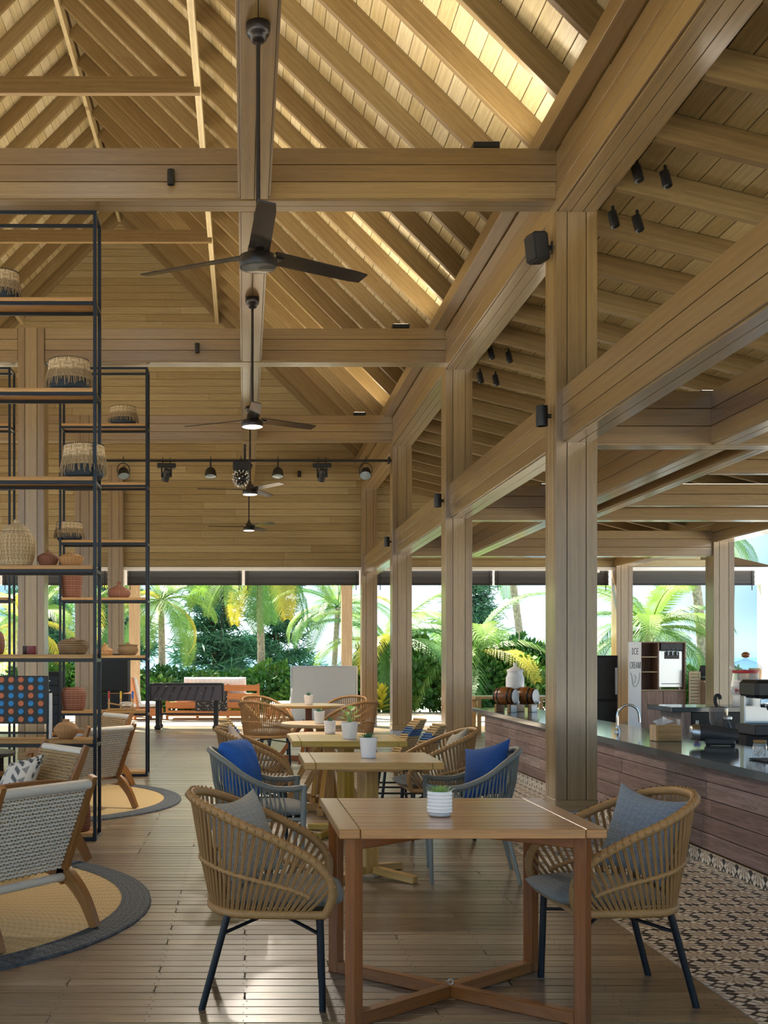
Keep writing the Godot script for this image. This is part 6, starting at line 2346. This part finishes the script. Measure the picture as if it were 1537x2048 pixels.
func pine(label, at: Vector3, h: float, spread: float, seed_: int, tufts: Array):
	var r = RandomNumberGenerator.new()
	r.seed = seed_
	var o = thing("casuarina_tree", label, "tree", at, 0.0, "feathery casuarina trees")
	var mb = MB.new()
	mb.tube(smooth_path([Vector3(0, 0, 0), Vector3(0.08, h * 0.3, 0), Vector3(-0.05, h * 0.65, 0), Vector3(0.05, h, 0)], 16), [0.13, 0.125, 0.12, 0.115, 0.11, 0.1, 0.095, 0.09, 0.08, 0.07, 0.06, 0.05, 0.04, 0.03, 0.025, 0.02], 8)
	part(o, "trunk", mb, M.bark)
	var n = 28
	for k in n:
		var u = (k + 0.5) / n
		var y = h * lerpf(0.22, 1.0, u)
		var a = k * 2.4 + r.randf_range(-0.3, 0.3)
		var L = spread * lerpf(1.0, 0.35, u) * r.randf_range(0.7, 1.1)
		var b = Basis(Vector3.UP, a) * Basis(Vector3(0, 0, 1), r.randf_range(-0.12, 0.4))
		mb = MB.new()
		mb.tube([Vector3.ZERO, Vector3(L * 0.5, 0.03, 0), Vector3(L * 0.9, -0.04, 0)], [0.022, 0.014, 0.006], 4, false, false)
		part(o, "branch", mb, M.bark, Transform3D(b, Vector3(0, y, 0)))
		var mi = MultiMeshInstance3D.new()
		mi.name = "needles"
		mi.multimesh = tufts[r.randi() % tufts.size()]
		mi.set_meta("kind", "stuff")
		mi.transform = Transform3D(b.scaled_local(Vector3(L, 1.0 + 0.3 * L, 1.2 + 0.5 * L)), Vector3(0, y, 0))
		o.add_child(mi, true)

func build_garden():
	for k in 4:
		fronds.append(frond_mesh(2.6, [1.5, 1.1, 1.9, 1.4][k], 0.15, 50 + k))
	var sea = thing("sea", "flat turquoise sea reaching to the horizon", "sea", V(0, -1.2, 2010))
	sea.set_meta("kind", "stuff")
	bx(sea, "water", M.sea, Vector3.ZERO, Vector3(8000, 0.1, 3900))
	# hedge shrubs along the terrace
	var kinds = []
	for k in 4:
		kinds.append(leaf_cloud(1100, Vector3(0.95, 0.62, 0.6), 0.15, 70 + k, M.hedge if k % 2 == 0 else M.hedge2))
	var where = ["past the shelving, outermost", "past the shelving, second", "behind the loudspeakers", "between loudspeakers and foosball table", "behind the foosball table", "behind the cedar daybed", "behind the palm trunk", "behind the terrace armchair", "behind the grey screen", "at the edge of the grey screen", "between third and fourth columns", "between second and third columns", "beside the second column", "behind the barrels", "beyond the serving table", "behind the first tall column", "behind the fridge", "behind the signboard", "behind the ice cream cabinet", "behind the drawers", "at the frame edge"]
	var x = -6.0
	for i in where.size():
		var hgt = 0.8 if x < 2.5 else (1.25 if x < 8.0 else 0.75)
		hgt *= rng.randf_range(0.9, 1.12)
		var o = thing("garden_shrub", "leafy green hedge shrub %s" % where[i], "shrub", V(x, -0.1, 29.6 + rng.randf_range(-0.1, 0.4)), 0.0, "hedge shrubs along the terrace")
		cloud_node(o, "leaves", kinds[i % 4], Vector3(0, hgt * 0.62, 0), rng.randf() * 6.0, Vector3(1.0, hgt, 1.0))
		cloud_node(o, "leaves", kinds[(i + 1) % 4], Vector3(0.2, hgt * 0.95, -0.5), rng.randf() * 6.0, Vector3(0.9, hgt, 0.9))
		var mb = MB.new()
		for q in 4:
			mb.tube([Vector3(0.1 * q - 0.15, 0, 0), Vector3(0.25 * q - 0.35, hgt * 0.9, -0.1)], [0.02, 0.008], 5)
		part(o, "stems", mb, M.bark)
		x += 0.93
	# yellow-leaved plants
	for q in [[3.45, 29.0, "in front of the hedge between the columns"], [-0.35, 28.9, "at the foot of the middle palm"]]:
		var o = thing("croton_plant", "yellow-leaved garden plant %s" % q[2], "plant", V(q[0], -0.05, q[1]), 0.0, "yellow garden plants")
		var mb = MB.new()
		for k in 22:
			var a = k * 2.4
			var el = 0.4 + 0.045 * k
			var dv = Vector3(cos(a) * cos(el), sin(el), sin(a) * cos(el))
			leaf(mb, Vector3(0, 0.1 + 0.02 * k, 0), dv, Vector3.UP, 0.5, 0.07, -0.3)
		part(o, "leaves", mb, M.palm_yellow)
	# palms
	palm("coconut palm with grey ringed trunk behind the foosball table", V(-2.3, -0.1, 31.5), [Vector3(0, 0, 0), Vector3(0.03, 1.2, 0), Vector3(0.0, 3.0, 0)], 0.095, 17, 2.2, 0.05, 1)
	palm("tall coconut palm whose trunk rises in the middle of the view", V(0.38, -0.1, 31.0), [Vector3(0, 0, 0), Vector3(0.06, 1.5, 0), Vector3(0.02, 3.0, 0), Vector3(0.05, 4.15, 0)], 0.1, 16, 2.6, -0.15, 2, 0.5)
	palm("slender coconut palm beside the porch post", V(2.55, -0.1, 33.0), [Vector3(0, 0, 0), Vector3(0.02, 1.2, 0), Vector3(0.12, 2.9, 0)], 0.08, 15, 2.1, 0.1, 3)
	palm("young coconut palm between the third and fourth columns", V(3.7, -0.1, 30.2), [Vector3(0, 0, 0), Vector3(0.05, 0.8, 0), Vector3(0.05, 1.75, 0)], 0.09, 16, 2.5, 0.2, 4)
	palm("bushy coconut palm with broad fronds behind the barrels", V(6.05, -0.1, 30.6), [Vector3(0, 0, 0), Vector3(0.0, 0.7, 0), Vector3(-0.05, 1.35, 0)], 0.11, 18, 3.0, 0.25, 5)
	palm("leaning coconut palm trunk beyond the second column", V(8.3, -0.1, 34.0), [Vector3(0, 0, 0), Vector3(-0.1, 1.5, 0), Vector3(-0.3, 3.2, 0), Vector3(-0.6, 5.0, 0)], 0.11, 14, 2.6, 0.1, 6)
	palm("broad coconut palm behind the ice cream cabinet", V(10.2, -0.1, 29.2), [Vector3(0, 0, 0), Vector3(0.05, 1.0, 0), Vector3(0.1, 2.15, 0)], 0.12, 20, 2.7, 0.25, 7, 0.1)
	palm("leaning coconut palm trunk behind the shorter column", V(12.4, -0.1, 31.0), [Vector3(0, 0, 0), Vector3(-0.05, 1.5, 0), Vector3(-0.2, 3.2, 0), Vector3(-0.5, 5.0, 0)], 0.13, 14, 2.6, 0.1, 8)
	palm("small yellow-green palm past the shorter column", V(14.3, -0.4, 31.5), [Vector3(0, 0, 0), Vector3(0.0, 0.3, 0), Vector3(0.0, 0.7, 0)], 0.08, 13, 1.8, 0.2, 9, 0.9)
	palm("yellowing palm seen between the shelving and its column", V(-6.0, -0.1, 30.5), [Vector3(0, 0, 0), Vector3(0.0, 1.2, 0), Vector3(0.05, 2.4, 0)], 0.1, 15, 2.3, 0.0, 10, 0.9)
	palm("pale-trunked palm seen through the nearer shelving unit", V(-4.7, -0.1, 32.0), [Vector3(0, 0, 0), Vector3(0.1, 1.5, 0), Vector3(0.1, 3.6, 0)], 0.11, 14, 2.3, 0.0, 11, 0.6)
	# casuarinas
	var tufts = []
	for k in 3:
		tufts.append(needle_tuft(90 + k))
	pine("feathery casuarina between the two palm trunks", V(-0.95, -0.3, 34.5), 4.4, 1.35, 20, tufts)
	pine("dense casuarina behind the middle palm trunk", V(0.95, -0.3, 35.5), 4.9, 1.45, 21, tufts)
	pine("casuarina seen behind the shelving", V(-4.0, -0.3, 36.0), 4.6, 1.6, 22, tufts)
	pine("blue-green casuarina beyond the second column", V(6.9, -0.3, 35.5), 4.3, 1.5, 23, tufts)
	pine("casuarina between the shelving uprights", V(-6.2, -0.3, 35.0), 4.6, 1.5, 24, tufts)
